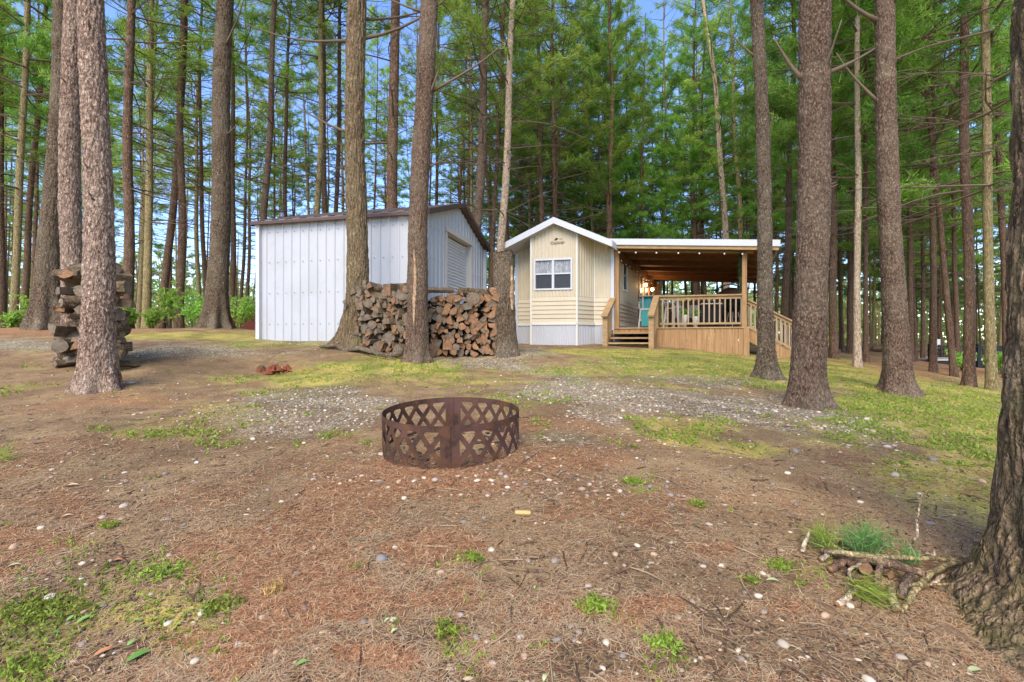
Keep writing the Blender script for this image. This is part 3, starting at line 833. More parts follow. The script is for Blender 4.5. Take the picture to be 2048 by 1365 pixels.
link('far_wood', far_me, kind='stuff', label='pale green leafy wood beyond the pine trunks', cat='woods')

# bushes
def bush(px, py, d, w, h, label, seed, tone=.6):
    g = np.random.default_rng(seed)
    x = (px - CX) / F * d; z = g1(x, d)
    e = empty('bush', (x, d, z), label, 'bush')
    m = MB(); cen = []
    for q in range(9):
        a = g.uniform(0, 6.28); L = g.uniform(.4, 1)
        tip = Vector((math.cos(a) * w * .5 * L, math.sin(a) * w * .5 * L, h * g.uniform(.5, 1)))
        mid = tip * .5 + Vector((0, 0, h * .12))
        m.tube([(0, 0, -.1), mid, tip], [.012, .008, .003], 4)
        for s in range(20):
            t = g.uniform(.3, 1.1); p = (mid * 2 * t if t < .5 else mid + (tip - mid) * (t - .5) * 2)
            cen.append(np.array(p) + g.normal(0, .10, 3) * np.array([w, w, h * .8]))
    cen = np.array(cen)
    m.build('stems', M_TWIG, e)
    V, Fc, T = tufts(cen, np.tile([0, 0, .3], (len(cen), 1)), np.clip(g.normal(tone, .15, len(cen)), 0, 1), 7, .085, .045, seed, 1)
    link('foliage', npmesh('foliage', V, Fc, M_LEAF, attr={'tone': T}), e)
for i, b in enumerate([
 (70,650,12.5,.9,1.2,'green bush left of the thick dark leaning pine'),
 (20,650,13,.5,.6,'low green bush at the photo\'s left edge'),
 (255,650,12.6,.6,.8,'green bush just right of the left log pile'),
 (306,650,14,.6,.8,'green bush between olive and right-leaning brown pines'),
 (338,650,14.5,.8,1.9,'tall thin green bush between two brown pines'),
 (385,650,14.5,1.2,1.5,'green bush just left of the thick rooted pine'),
 (478,655,13.6,1.3,1.35,'bright green bush between the rooted pine and the dark red hut'),
 (1925,760,13.5,.6,.75,'small green bush between two trunks below the black railing'),
 (2000,765,13.5,.9,.85,'green bush right of the olive pine below the black railing')]):
    b = list(b); b[3] *= .8; b[4] *= .72
    bush(*b, seed=30 + i)

# ------------------------------------------------------------------ white shed
SO = Vector((-1.70, 9.30, 0)); SROT = math.atan2(.970, .243)
shed = empty('metal_shed', (SO.x, SO.y, 0), 'white ribbed metal shed with brown roof behind the log stack', 'shed', rot=(0, 0, SROT))
SG, SL = 3.8, 3.75             # gable width, wall length
ZT, ZP = 2.50, 3.13            # eave, peak
def ribbed(mb, length, top, z0, pitch, rh, wd, P0, holes=(), m=0, off=0.0):
    """vertical ribs; P0(s, out, z) gives the point; top(s); holes (s0,s1,z0,z1)"""
    xs = {0.0, length}
    s = off
    segs = []
    while s < length:
        for q in (s, s + wd * .3, s + wd * .7, s + wd):
            if 0 < q < length: xs.add(round(q, 4))
        s += pitch
    for h in holes:
        xs.add(h[0]); xs.add(h[1])
    xs = sorted(xs)
    def out(s):
        q = ((s - off) % pitch) / wd
        return rh if .29 < q < .71 else (rh * min(q, 1 - q) / .3 if 0 < q < 1 else 0)
    for a, b in zip(xs, xs[1:]):
        spans = [(z0, None)]
        mid = (a + b) / 2
        for h in holes:
            if h[0] <= mid <= h[1]: spans = [(z0, h[2]), (h[3], None)] if h[2] > z0 else [(h[3], None)]
        for (za, zb) in spans:
            mb.poly([P0(a, out(a), za), P0(b, out(b), za), P0(b, out(b), zb if zb is not None else top(b)), P0(a, out(a), zb if zb is not None else top(a))], [(0, 1, 2, 3)], m)
ZB = -.45
gtop = lambda s: ZT + (ZP - ZT) * (1 - abs(s - SG / 2) / (SG / 2)) - .03
w = MB()
ribbed(w, SL, lambda s: ZT, ZB, .205, .02, .06, lambda s, o, z: (-o, s, z), off=.1)
ribbed(w, SL, lambda s: ZT, ZB, .205, .02, .06, lambda s, o, z: (SG + o, s, z), off=.1)
DH = (1.10, 2.72, ZB, 2.36)
ribbed(w, SG, gtop, ZB, .205, .02, .06, lambda s, o, z: (s, -o, z), holes=[DH], off=.12)
ribbed(w, SG, gtop, ZB, .205, .02, .06, lambda s, o, z: (s, SL + o, z), off=.12)
w.build('wall', M_WHITE, shed)
r_ = MB()
def roofpt(s, z): return s
sl = (ZP - ZT) / (SG / 2)
for sgn in (0, 1):
    s0 = -.12; n = 24
    for i in range(n):
        y0 = -.14 + (SL + .28) * i / n; y1 = -.14 + (SL + .28) * (i + 1) / n
        up = .02 if i % 2 else 0
        f = (lambda s: s) if not sgn else (lambda s: SG - s)
        za = ZT + s0 * sl + .05 + up; zb = ZP + .05 + up
        a, b = f(s0), f(SG / 2)
        q = [(a, y0, za - .03), (b, y0, zb - .03), (b, y1, zb - .03), (a, y1, za - .03), (a, y0, za), (b, y0, zb), (b, y1, zb), (a, y1, za)]
        if sgn: q = [q[3], q[2], q[1], q[0], q[7], q[6], q[5], q[4]]
        r_.hexa(q)
rf = r_.build('roof', M_BRMETAL, shed)
m = MB()
for sgn in (0, 1):
    f = (lambda s: s) if not sgn else (lambda s: SG - s)
    for yy in (-.155, SL + .155):
        m.bar((f(-.13), yy, ZT - .13 * sl + .01), (f(SG / 2 + .004), yy, ZP + .02), .03, .10)
    m.bar((f(-.135), -.15, ZT - .13 * sl + .0), (f(-.135), SL + .15, ZT - .13 * sl + .015), .025, .055)
m.build('roof_trim', plain('brown_trim', sr(84,66,58), .5, .08, 5), shed)
for (x_, y_) in ((-.03, -.03), (SG + .03, -.03), (-.03, SL + .03), (SG + .03, SL + .03)):
    m = MB(); m.box(x_ - .045, x_ + .045, y_ - .045, y_ + .045, ZB, ZT - .04); m.build('corner_trim', M_WHITE2, shed)
# roll-up door set back in its opening
d_ = MB(); nsl = 34; z = -.05
dz = (2.34 + .05) / nsl
for i in range(nsl):
    z0, z1 = -.05 + i * dz, -.05 + (i + 1) * dz
    d_.poly([(1.12, .13, z0), (2.70, .13, z0), (2.70, .10, z0 + dz * .35), (1.12, .10, z0 + dz * .35), (1.12, .105, z0 + dz * .8), (2.70, .105, z0 + dz * .8), (1.12, .13, z1), (2.70, .13, z1)],
            [(0, 1, 2, 3), (3, 2, 5, 4), (4, 5, 7, 6)])
d_.build('roll_up_door', M_WHITE2, shed)
m = MB()
m.box(1.04, 1.12, -.04, .16, ZB, 2.42); m.box(2.70, 2.78, -.04, .16, ZB, 2.42); m.box(1.0, 2.84, -.06, .14, 2.36, 2.47)
m.build('door_frame', plain('door_frame_grey', sr(190,182,170), .5, .08, 5), shed)
m = MB()
for zz_ in (.35, 1.0, 1.65, 2.28):
    for i in range(19):
        m.box(-.028, -.001, .06 + i * .205 - .02, .06 + i * .205 - .008, zz_, zz_ + .012)
        if not (DH[0] < .08 + i * .205 < DH[1]): m.box(.08 + i * .205 - .02, .08 + i * .205 - .008, -.028, -.001, zz_, zz_ + .012)
m.build('screws', M_DRIP, shed)

# ------------------------------------------------------------------ cabin and porch
OX, OY = 2.67, 12.70
UA, VA = R(14), R(24.5)
U_ = (math.cos(UA), -math.sin(UA)); V_ = (math.sin(VA), math.cos(VA))
def CW(s, t, z): return (s * U_[0] + t * V_[0], s * U_[1] + t * V_[1], z)
cabin = empty('cabin', (OX, OY, 0), 'cream-sided gabled cabin with white skirting beside the porch', 'cabin')
CWd, CLn = 2.62, 8.2
ZF, ZS, ZE, ZPk = .44, 1.15, 2.55, 3.16      # skirt top, siding change, eave, peak
# outline of the front (s, t): body right, facet, bay, facet, body left
OUT = [(0, 0), (-.48, 0), (-.77, -.6), (-1.97, -.6), (-2.15, 0), (-CWd, 0)]
sp = (ZPk - .05 - 2.47) / (CWd / 2 + .1)
def rz(s): return ZPk - .12 - abs(s + CWd / 2) * sp
def wallrun(mb_v, mb_h, a, b, top, pitchv=.085):
    L = math.hypot(b[0] - a[0], b[1] - a[1]); dx, dy = (b[0] - a[0]) / L, (b[1] - a[1]) / L
    nx, ny = -dy, dx          # outward: the run goes right to left in front
    if (nx * .0 + ny * -1) < 0 and abs(ny) > .3: nx, ny = -nx, -ny
    def P0(s, o, z): return (a[0] + dx * s + nx * o, a[1] + dy * s + ny * o, z)
    return L, P0
cr = MB(); hz = MB(); sk = MB(); tr_ = MB()
def run(a, b, nrm, top, holes=()):
    L = math.hypot(b[0] - a[0], b[1] - a[1]); dx, dy = (b[0] - a[0]) / L, (b[1] - a[1]) / L
    def P0(s, o, z): return (a[0] + dx * s + nrm[0] * o, a[1] + dy * s + nrm[1] * o, z)
    ribbed(cr, L, lambda s: top(P0(s, 0, 0)), ZS, .095, .012, .075, P0, holes=holes, off=.01)
    n = 6; dz = (ZS - ZF - .04) / n
    for i in range(n):
        z0 = ZF + .04 + i * dz
        hz.poly([P0(0, .022, z0), P0(L, .022, z0), P0(L, .002, z0 + dz), P0(0, .002, z0 + dz), P0(0, .0, z0), P0(L, .0, z0)], [(0, 1, 2, 3), (4, 5, 1, 0)])
    ribbed(sk, L, lambda s: ZF, -.5, .06, .012, .04, P0)
    tr_.poly([P0(0, .03, ZF - .02), P0(L, .03, ZF - .02), P0(L, .03, ZF + .045), P0(0, .03, ZF + .045), P0(0, 0, ZF + .045), P0(L, 0, ZF + .045)], [(0, 1, 2, 3), (3, 2, 5, 4)])
ft = lambda p: rz(p[0])
WN = (.16, 1.08, 1.37, 2.10)      # window hole along the bay run
run(OUT[0], OUT[1], (0, -1), ft)
f1_ = Vector((-.6, .29)).normalized(); run(OUT[1], OUT[2], (.9, -.43), ft)
run(OUT[2], OUT[3], (0, -1), ft, holes=[WN])
run(OUT[3], OUT[4], (-.957, -.29), ft)
run(OUT[4], OUT[5], (0, -1), ft)
side_h = [(1.25, 1.8, 1.50, 2.30)]
run((0, 0), (0, 3.7), (1, 0), lambda p: ZE - .08, holes=side_h)
run((0, 6.9), (0, CLn), (1, 0), lambda p: ZE - .08)
run((-CWd, 0), (-CWd, CLn), (-1, 0), lambda p: ZE - .08)
run((0, CLn), (-CWd, CLn), (0, 1), ft)
cr.build('vertical_siding', M_CREAM, cabin, CW)
hz.build('lap_siding', M_CREAM, cabin, CW)
sk.build('skirting', M_WHITE, cabin, CW)
for i, (a, b) in enumerate(OUT):
    if i in (1, 2, 3, 4): tr_.box(a - .022, a + .022, b - .03, b + .012, -.3 if i in (2, 3) else ZF, rz(a) - .03)
tr_.build('trim', M_CREAMT, cabin, CW)
m = MB()
m.box(-.05, .035, -.035, .05, ZF - .45, rz(0) - .02); m.build('corner_post', M_WHITE2, cabin, CW); m = MB(); m.box(-CWd - .035, -CWd + .05, -.035, .05, ZF - .45, rz(0) - .02)
m.build('corner_post', M_WHITE2, cabin, CW)
# roof
fr = -.82
m = MB()
for sg in (1, -1):
    c = -CWd / 2
    e_ = c + sg * (CWd / 2 + .12); ze = ZPk - (CWd / 2 + .12) * sp
    q = [(c, fr + .03, ZPk - .07), (e_, fr + .03, ze - .07), (e_, CLn + .2, ze - .07), (c, CLn + .2, ZPk - .07), (c, fr + .03, ZPk), (e_, fr + .03, ze), (e_, CLn + .2, ze), (c, CLn + .2, ZPk)]
    if sg > 0: q = [q[0], q[3], q[2], q[1], q[4], q[7], q[6], q[5]][::1]
    m.poly(q, [(0, 1, 2, 3), (7, 6, 5, 4), (0, 4, 5, 1), (1, 5, 6, 2), (2, 6, 7, 3), (3, 7, 4, 0)])
m.build('roof', M_DKROOF, cabin, CW)
m = MB()
for sg in (1, -1):
    c = -CWd / 2; e_ = c + sg * (CWd / 2 + .14); ze = ZPk - (CWd / 2 + .14) * sp
    m.poly([(c, fr, ZPk - .15), (e_, fr, ze - .15), (e_, fr, ze + .012), (c, fr, ZPk + .012), (c, fr + .03, ZPk - .15), (e_, fr + .03, ze - .15), (e_, fr + .03, ze + .012), (c, fr + .03, ZPk + .012)],
           [(0, 1, 2, 3), (7, 6, 5, 4), (3, 2, 6, 7), (0, 4, 5, 1), (1, 5, 6, 2)])
    m.poly([(c, fr + .03, ZPk - .13), (e_, fr + .03, ze - .13), (e_, .0, ze - .13), (c, .0, ZPk - .13)], [(0, 1, 2, 3)])
    # gutter board along the eaves
    if sg > 0: m.box(e_ - .01, e_ + .02, fr + .03, -.03, ze - .15, ze + .01)
    else: m.box(e_ - .02, e_ + .01, fr + .03, CLn, ze - .15, ze + .01)
m.build('fascia', M_WHITE2, cabin, CW)
# front window on the bay
wx0, wx1, wz0, wz1 = -.77 - WN[1], -.77 - WN[0], WN[2], WN[3]
def window(parent, name, x0, x1, z0, z1, PF, curtain=True, cols=2, label=None):
    """PF(s, out, z)"""
    f = MB(); t_ = .045
    def bx(a, b, c, d, o0=-.03, o1=.035): 
        f.hexa([PF(a, o1, c), PF(b, o1, c), PF(b, o0, c), PF(a, o0, c), PF(a, o1, d), PF(b, o1, d), PF(b, o0, d), PF(a, o0, d)])
    bx(x0 - t_, x1 + t_, z0 - t_, z0); bx(x0 - t_, x1 + t_, z1, z1 + t_)
    bx(x0 - t_, x0, z0, z1); bx(x1, x1 + t_, z0, z1)
    zm = z0 + (z1 - z0) * .52
    bx(x0, x1, zm - .018, zm + .018, -.02, .02)
    if cols == 2: bx((x0 + x1) / 2 - .03, (x0 + x1) / 2 + .03, z0, z1, -.03, .026)
    fo = f.build('window', M_WHITE2, parent, CW)
    g_ = MB(); n_ = 14
    g_.poly([PF(x0, -.012, z0), PF(x1, -.012, z0), PF(x1, -.012, zm), PF(x0, -.012, zm)], [(0, 1, 2, 3)])
    g_.build('glass', M_GLASS, fo, CW)
    c_ = MB()
    for i in range(n_):
        a = x0 + (x1 - x0) * i / n_; b = x0 + (x1 - x0) * (i + 1) / n_
        c_.poly([PF(a, -.012 - .008 * (i % 2), zm), PF(b, -.012 - .008 * ((i + 1) % 2), zm), PF(b, -.012 - .008 * ((i + 1) % 2), z1), PF(a, -.012 - .008 * (i % 2), z1)], [(0, 1, 2, 3)])
    c_.build('curtain' if curtain else 'upper_glass', M_CURT if curtain else M_GLASS, fo, CW)
window(cabin, 'window', wx0, wx1, wz0, wz1, lambda s, o, z: (s, -.6 - o, z))
window(cabin, 'window', 1.25, 1.8, 1.50, 2.30, lambda s, o, z: (o, s, z), curtain=False, cols=1)
# dark doorway bay: brown wall, glazed door with lit lamps, patio window
m = MB(); m.box(-.05, .0, 3.7, 6.9, ZF - .4, ZE - .05); m.build('porch_wall', M_BROWNW, cabin, CW)
m = MB()
for (a, b) in ((3.95, 4.75), (5.1, 5.9)):
    m.box(.0, .03, a, a + .07, .38, 2.3); m.box(.0, .03, b - .07, b, .38, 2.3); m.box(.0, .03, a + .07, b - .07, 2.22, 2.3); m.box(.0, .03, a + .07, b - .07, .38, .9)
do = m.build('door', M_CREAMT, cabin, CW)
m = MB()
for (a, b) in ((4.02, 4.68), (5.17, 5.83)): m.poly([(.015, a, .9), (.015, b, .9), (.015, b, 2.22), (.015, a, 2.22)], [(0, 1, 2, 3)])
m.build('glass', M_GLASS, do, CW)
# bird emblem and name in brown on the gable
m = MB()
def blob(cx, cz, pts):
    pts = [(a * .72, b * .72 - .02) for a, b in pts]; m.poly([(cx + a, -.618, cz + b) for a, b in pts] + [(cx + a, -.612, cz + b) for a, b in pts], [list(range(len(pts)))[::-1], [i + len(pts) for i in range(len(pts))]] + [(i, (i + 1) % len(pts), (i + 1) % len(pts) + len(pts), i + len(pts)) for i in range(len(pts))])
blob(-1.30, 2.66, [(-.075, -.04), (-.045, -.035), (.0, -.035), (.025, -.015), (.055, .0), (.06, .012), (.045, .04), (.01, .055), (-.025, .045), (-.05, .015)])
blob(-1.30, 2.66, [(.10, .0), (.14, -.006), (.175, -.002), (.165, .012), (.13, .018)])
blob(-1.30, 2.66, [(.185, .0), (.215, -.008), (.22, .0), (.19, .01)])
blob(-1.30, 2.66, [(-.17, -.195), (.23, -.15), (.23, -.144), (-.17, -.187)])
m.build('bird_emblem', plain('emblem_brown', sr(52,38,28), .6), cabin, CW)
cu = bpy.data.curves.new('name_text', 'FONT'); cu.body = 'Quailridge'; cu.size = .09; cu.shear = .35; cu.extrude = .002; cu.align_x = 'CENTER'
to = bpy.data.objects.new('tmp', cu); col.objects.link(to)
bpy.context.view_layer.update()
tme = bpy.data.meshes.new_from_object(to.evaluated_get(bpy.context.evaluated_depsgraph_get()))
bpy.data.objects.remove(to)
tv = [CW(-1.28 + v.co.x, -.617 - v.co.z, 2.53 + v.co.y) for v in tme.vertices]
tf = [list(p.vertices) for p in tme.polygons]
link('lettering', npmesh('lettering', tv, tf, plain('letter_brown', sr(110,88,62), .6)), cabin)

# porch --------------------------------------------------------------
porch = empty('covered_porch', (OX, OY, 0), 'timber porch with sloping white-edged roof, railing and stairs', 'porch')
DZ = .355; PW = 3.30; PD = 7.7; SX = 1.10
m = MB(); yy = -.03; nb = int((PD + .03) / .145)
for i in range(nb):
    a = -.03 + i * .145
    m.box(.0, PW + .03, a, a + .139, DZ - .035, DZ)
m.build('floor', M_RAIL, porch, CW)
m = MB(); a = SX + .02; i = 0
while a < PW - .1:
    b = min(a + .134, PW - .12)
    m.box(a, b, -.002 - .004 * (i % 2), .022, -.75, DZ - .037); a += .139; i += 1
m.box(PW - .12, PW + .01, -.03, .03, -.8, DZ - .037)
a = .03; 
while a < PD - .1:
    m.box(PW - .022, PW - .002 * (i % 2), a + .0, a + .134, -.95, DZ - .037); a += .139; i += 1
m.build('skirt_boards', M_DECK, porch, CW)
m = MB()
for a in [.02 + .139 * i for i in range(8)]: m.box(a, a + .133, .0, .02, DZ - .16, DZ - .037)
m.build('riser_boards', M_DECK, porch, CW)
def zr(s): return 2.47 - .058 * s            # underside of the roof
m = MB()
nb = 56; y0, y1 = -.22, PD + .1
for i in range(nb):
    a = y0 + (y1 - y0) * i / nb; b = a + (y1 - y0) / nb - .006
    u = .012 * (i % 2) 
    m.hexa([(-.06, a, zr(-.06) + .02), (3.92, a, zr(3.92) + .02), (3.92, b, zr(3.92) + .02), (-.06, b, zr(-.06) + .02), (-.06, a, zr(-.06) + .045), (3.92, a, zr(3.92) + .045), (3.92, b, zr(3.92) + .045), (-.06, b, zr(-.06) + .045)])
for t in (1.2, 2.5, 3.8, 5.1, 6.4):
    m.hexa([(0, t, zr(0) - .09), (3.8, t, zr(3.8) - .09), (3.8, t + .045, zr(3.8) - .09), (0, t + .045, zr(0) - .09), (0, t, zr(0) + .018), (3.8, t, zr(3.8) + .018), (3.8, t + .045, zr(3.8) + .018), (0, t + .045, zr(0) + .018)])
m.build('ceiling', M_CEIL, porch, CW)
m = MB()
def slab(a, b, t0, t1, z0, z1, mm=m):
    mm.hexa([(a, t0, zr(a) + z0), (b, t0, zr(b) + z0), (b, t1, zr(b) + z0), (a, t1, zr(a) + z0), (a, t0, zr(a) + z1), (b, t0, zr(b) + z1), (b, t1, zr(b) + z1), (a, t1, zr(a) + z1)])
slab(-.08, 3.96, -.30, PD + .15, .055, .085)
slab(-.08, 3.98, -.335, -.30, .02, .175)
slab(3.962, 3.985, -.30, PD + .15, .02, .13)
m.build('roof', M_WHITE2, porch, CW)
m = MB()
slab(-.05, 3.95, -.298, -.245, -.065, .05, m)
slab(.0, 3.4, .02, .06, -.10, .015, m)
m.build('front_beam', M_RAIL, porch, CW)
m = MB()
m.box(.03, .09, .0, PD, zr(.05) - .26, zr(.05) - .02); m.box(PW - .06, PW, .1, PD, zr(PW) - .2, zr(PW) - .02)
m.build('side_beam', M_CEIL, porch, CW)
for (a, t) in ((.1, .0), (PW - .1, -.005), (.12, PD - .1), (PW - .1, PD - .1), (PW - .1, 3.8)):
    m = MB(); m.box(a - .055, a + .055, t - .01, t + .1, DZ, zr(a) - .1 if t else zr(a)); m.build('post', M_DECK, porch, CW)
# railing
def railing(parent, a, b, z=DZ, h=.80, sp=.122, name='railing', cap=True, drop=0.0):
    a = Vector(a); b = Vector(b); L = (b - a).length
    e = MB()
    def q(f, zz_): return (a.x + (b.x - a.x) * f, a.y + (b.y - a.y) * f, zz_ + a.z + (b.z - a.z) * f)
    r1 = MB(); r1.bar(q(0, h), q(1, h), .14, .035); r1.bar(q(0, h - .06), q(1, h - .06), .04, .07); r1.bar(q(0, .09), q(1, .09), .04, .05)
    ro = r1.build(name, M_RAIL, parent, CW)
    n = int(L / sp)
    for i in range(n):
        f = (i + .6) / n
        m = MB(); m.bar(q(f, .11), q(f, h - .09), .034, .034, (0, 1, 0)); m.build('baluster', M_BALU, ro, CW)
    return ro
railing(porch, (SX + .08, .05, DZ), (PW - .12, .05, DZ))
railing(porch, (PW - .06, 1.5, DZ), (PW - .06, PD - .1, DZ), sp=.3)
# front stairs
for i, zt in enumerate((.225, .095, -.035)):
    m = MB(); m.box(.05, SX - .02, -.27 * (i + 1), -.27 * i - .0, zt - .04, zt); m.build('tread', M_RAIL, porch, CW)
for a in (.0, SX):
    m = MB()
    m.poly([(a - .02, -.9, -.3), (a - .02, 0, -.3), (a - .02, 0, DZ - .04), (a - .02, -.9, -.12), (a + .02, -.9, -.3), (a + .02, 0, -.3), (a + .02, 0, DZ - .04), (a + .02, -.9, -.12)],
           [(0, 1, 2, 3), (7, 6, 5, 4), (0, 3, 7, 4), (3, 2, 6, 7), (0, 4, 5, 1)])
    m.build('stringer', M_DECK, porch, CW)
for a in (.0, SX):
    m = MB(); m.box(a - .06, a + .06, -.88, -.78, -.35, .62); m.box(a - .05, a + .05, -.0, .045, DZ, 1.14); 
    m.bar((a, -.96, .60), (a, .05, 1.165), .15, .038)
    m.bar((a, -.86, .50), (a, .0, 1.02), .04, .10)
    for f in (.2, .4, .6, .8): m.bar((a, -.83 + .8 * f, -.1 + .45 * f), (a, -.83 + .8 * f, .52 + .48 * f), .035, .035, (0, 1, 0))
    m.build('stair_rail', M_RAIL, porch, CW)
# side stairs going down to the right
for i in range(5):
    zt = DZ - .15 * (i + 1)
    m = MB(); m.box(PW + .05 + .25 * i, PW + .33 + .25 * i, .22, 1.3, zt - .04, zt); m.build('side_tread', M_GREYP, porch, CW)
for t in (.2, 1.3):
    m = MB()
    m.poly([(PW, t, DZ - .04), (PW + 1.42, t, DZ - .88), (PW + 1.3, t, DZ - 1.12), (PW, t, DZ - .36), (PW, t + .04, DZ - .04), (PW + 1.42, t + .04, DZ - .88), (PW + 1.3, t + .04, DZ - 1.12), (PW, t + .04, DZ - .36)],
           [(3, 2, 1, 0), (4, 5, 6, 7), (0, 1, 5, 4), (1, 2, 6, 5), (2, 3, 7, 6)])
    m.build('side_stringer', M_DECK, porch, CW)
railing(porch, (PW, .18, DZ - .08), (PW + 1.25, .18, DZ - .82 + .05), h=.76, sp=.105, name='side_stair_railing')
railing(porch, (PW, 1.32, DZ - .08), (PW + 1.25, 1.32, DZ - .82 + .05), h=.76, sp=.125, name='side_stair_railing')
# plank screen at the back of the porch
m = MB()
for i in range(8): m.box(.5, PW - .1, PD - .16 - .004 * (i % 2), PD - .13, DZ + .05 + i * .15, DZ + .195 + i * .15)
m.build('back_screen', M_BROWNW, porch, CW)

def at(s, t, z): p = CW(s, t, z); return (OX + p[0], OY + p[1], p[2])
# string lights
sl_ = empty('string_lights', (OX, OY, 0), 'string of unlit round bulbs hung under the porch roof\'s front edge', 'string lights')
bpos = [.20, .62, 1.13, 1.66, 2.16, 2.74, 3.15]
m = MB(); pts = []
for i in range(29):
    s = .1 + 3.1 * i / 28
    pts.append((s, -.2, zr(s) - .075 - .02 * abs(math.sin(i * .9))))
m.tube(pts, .006, 5)
pts = [(.16, t, zr(0) - .2 - .08 * abs(math.sin(t * 2.4))) for t in np.linspace(0, 6, 25)]
m.tube(pts, .006, 5)
m.build('wire', M_WIRE, sl_, CW)
for s in bpos:
    m = MB(); m.tube([(s, -.2, zr(s) - .08), (s, -.2, zr(s) - .13)], .014, 6); cp = m.build('socket', M_WIRE, sl_, CW)
    m = MB(); m.sphere((s, -.2, zr(s) - .155), .022, 10, 7, (1, 1, 1.15)); m.build('bulb', M_BULBOFF, sl_, CW, smooth=True)
for t in np.linspace(.3, 5.7, 10):
    m = MB(); m.sphere((.16, t, zr(0) - .26 - .08 * abs(math.sin(t * 2.4))), .02, 8, 6); m.build('bulb', M_BULBOFF, sl_, CW, smooth=True)
# wall lamps, lit
for t, lb in ((4.4, 'lit copper wall lamp on the porch wall, nearer of two'), (6.0, 'lit copper wall lamp on the porch wall, farther of two')):
    e = empty('wall_lamp', at(.12, t, 1.98), lb, 'lamp')
    m = MB(); m.tube([(-.1, 0, .1), (0, 0, .12), (.02, 0, .06)], .012, 6); m.tube([(.02, 0, .09), (.02, 0, .02)], [.02, .10], 12); m.build('lamp_shade', M_COPPER, e, smooth=True)
    m = MB(); m.sphere((.02, 0, -.03), .065, 12, 8); m.build('bulb', M_BULB, e, smooth=True)
    ld = bpy.data.lights.new('lamp_glow', 'POINT'); ld.energy = 7; ld.color = (1, .55, .25); ld.shadow_soft_size = .05
    lo = bpy.data.objects.new('lamp_glow', ld); col.objects.link(lo); lo.parent = e; lo.location = (.14, 0, -.05)

# porch furniture
def bar_chair(s, t, rot, mat, label, sc=1.0):
    e = empty('bar_chair', at(s, t, DZ), label, 'chair', rot=(0, 0, rot)); e.scale = (sc, sc, sc)
    for a in (-1, 1):
        for b in (-1, 1):
            m = MB(); m.bar((a * .27, b * .27, 0), (a * .19, b * .2, .72), .05, .06, (0, 1, 0)); m.build('leg', M_GREYP, e)
    for b in (-.22, .22):
        m = MB(); m.box(-.22, .22, b - .015, b + .015, .66, .72); m.build('apron', M_GREYP, e)
        m = MB(); m.box(-.24, .24, b - .02, b + .02, .28, .34); m.build('stretcher', M_GREYP, e)
    m = MB()
    for i in range(4): m.box(-.2 + i * .105, -.105 + i * .105, -.22, .22, .722, .75)
    m.build('seat', mat, e)
    m = MB()
    for i in range(4): m.hexa([(-.2 + i * .103, .2, .75), (-.103 + i * .103, .2, .75), (-.103 + i * .103, .225, .75), (-.2 + i * .103, .225, .75), (-.2 + i * .103, .32, 1.2), (-.103 + i * .103, .32, 1.2), (-.103 + i * .103, .345, 1.2), (-.2 + i * .103, .345, 1.2)])
    m.build('backrest', mat, e)
    m = MB()
    for a in (-.25, .25): m.box(a - .05, a + .05, -.26, .24, .93, .955); m.box(a - .02, a + .02, -.22, -.18, .72, .93)
    m.build('armrest', M_GREYP, e)
    m = MB(); m.box(-.17, .17, -.262, -.24, .08, .64); m.build('front_panel', mat, e)
bar_chair(.66, 1.2, R(-14), M_TEAL, 'turquoise bar chair with grey legs at the top of the front steps', .78)
bar_chair(1.35, 1.5, R(60), M_GREYP, 'grey bar chair just right of the turquoise chair', .78)
e = empty('bar_table', at(.95, 1.6, DZ), 'thin-topped grey bar table behind the turquoise chair', 'table', rot=(0, 0, -UA))
m = MB(); m.box(-.55, .5, -.3, .3, .92, .95); m.build('table_top', M_GREYP, e)
for a, b in ((-.45, -.24), (.4, -.24), (-.45, .24), (.4, .24)):
    m = MB(); m.box(a - .025, a + .025, b - .025, b + .025, 0, .92); m.build('leg', M_GREYP, e)
def sofa(s, t, w, label, mat=M_DKFAB, rot=0.0):
    e = empty('patio_sofa', at(s, t, DZ), label, 'sofa', rot=(0, 0, -UA + rot))
    m = MB(); m.box(-w / 2, w / 2, -.35, .35, .1, .4); m.build('base', M_WICK, e, bevel=.02)
    m = MB(); m.box(-w / 2 + .05, w / 2 - .05, -.36, .2, .402, .5); m.build('seat_cushion', mat, e, bevel=.03)
    m = MB(); m.box(-w / 2, w / 2, .22, .36, .4, .85); m.build('backrest', M_WICK, e, bevel=.03)
    for a in (-w / 2, w / 2):
        m = MB(); m.box(a - .06, a + .06, -.36, .21, .1, .62); m.build('armrest', M_WICK, e, bevel=.02)
    for a in (-w / 4, w / 4):
        m = MB(); m.box(a - .2, a + .2, .1, .2, .51, .85); m.build('pillow', M_CUSH if mat is M_CUSH else mat, e, bevel=.03)
sofa(1.5, 4.2, 1.1, 'brown wicker sofa with pale pillows behind the railing\'s left half', M_CUSH)
sofa(2.4, 5.6, 1.6, 'brown wicker sofa with dark cushions at the back of the porch')
e = empty('side_table', at(2.35, 1.7, DZ), 'dark framed table with pale top behind the railing', 'table', rot=(0, 0, -UA))
m = MB(); m.box(-.28, .28, -.22, .22, .68, .71); m.build('table_top', M_CUSH, e)
m = MB()
for a in (-.25, .25):
    for b in (-.19, .19): m.box(a - .02, a + .02, b - .02, b + .02, 0, .68)
m.box(-.25, .25, -.2, .2, .22, .25); m.build('frame', M_BLACK, e)
m = MB(); m.box(-.23, .23, -.17, .17, .252, .6); m.build('cabinet', M_DKFAB, e)
e = empty('kettle_grill', at(2.95, 2.6, DZ), 'dark round-lidded grill beside the porch\'s right front post', 'grill')
m = MB(); m.sphere((0, 0, .72), .29, 18, 12, (1, 1, .85)); m.build('bowl', M_BLACK, e, smooth=True)
m = MB()
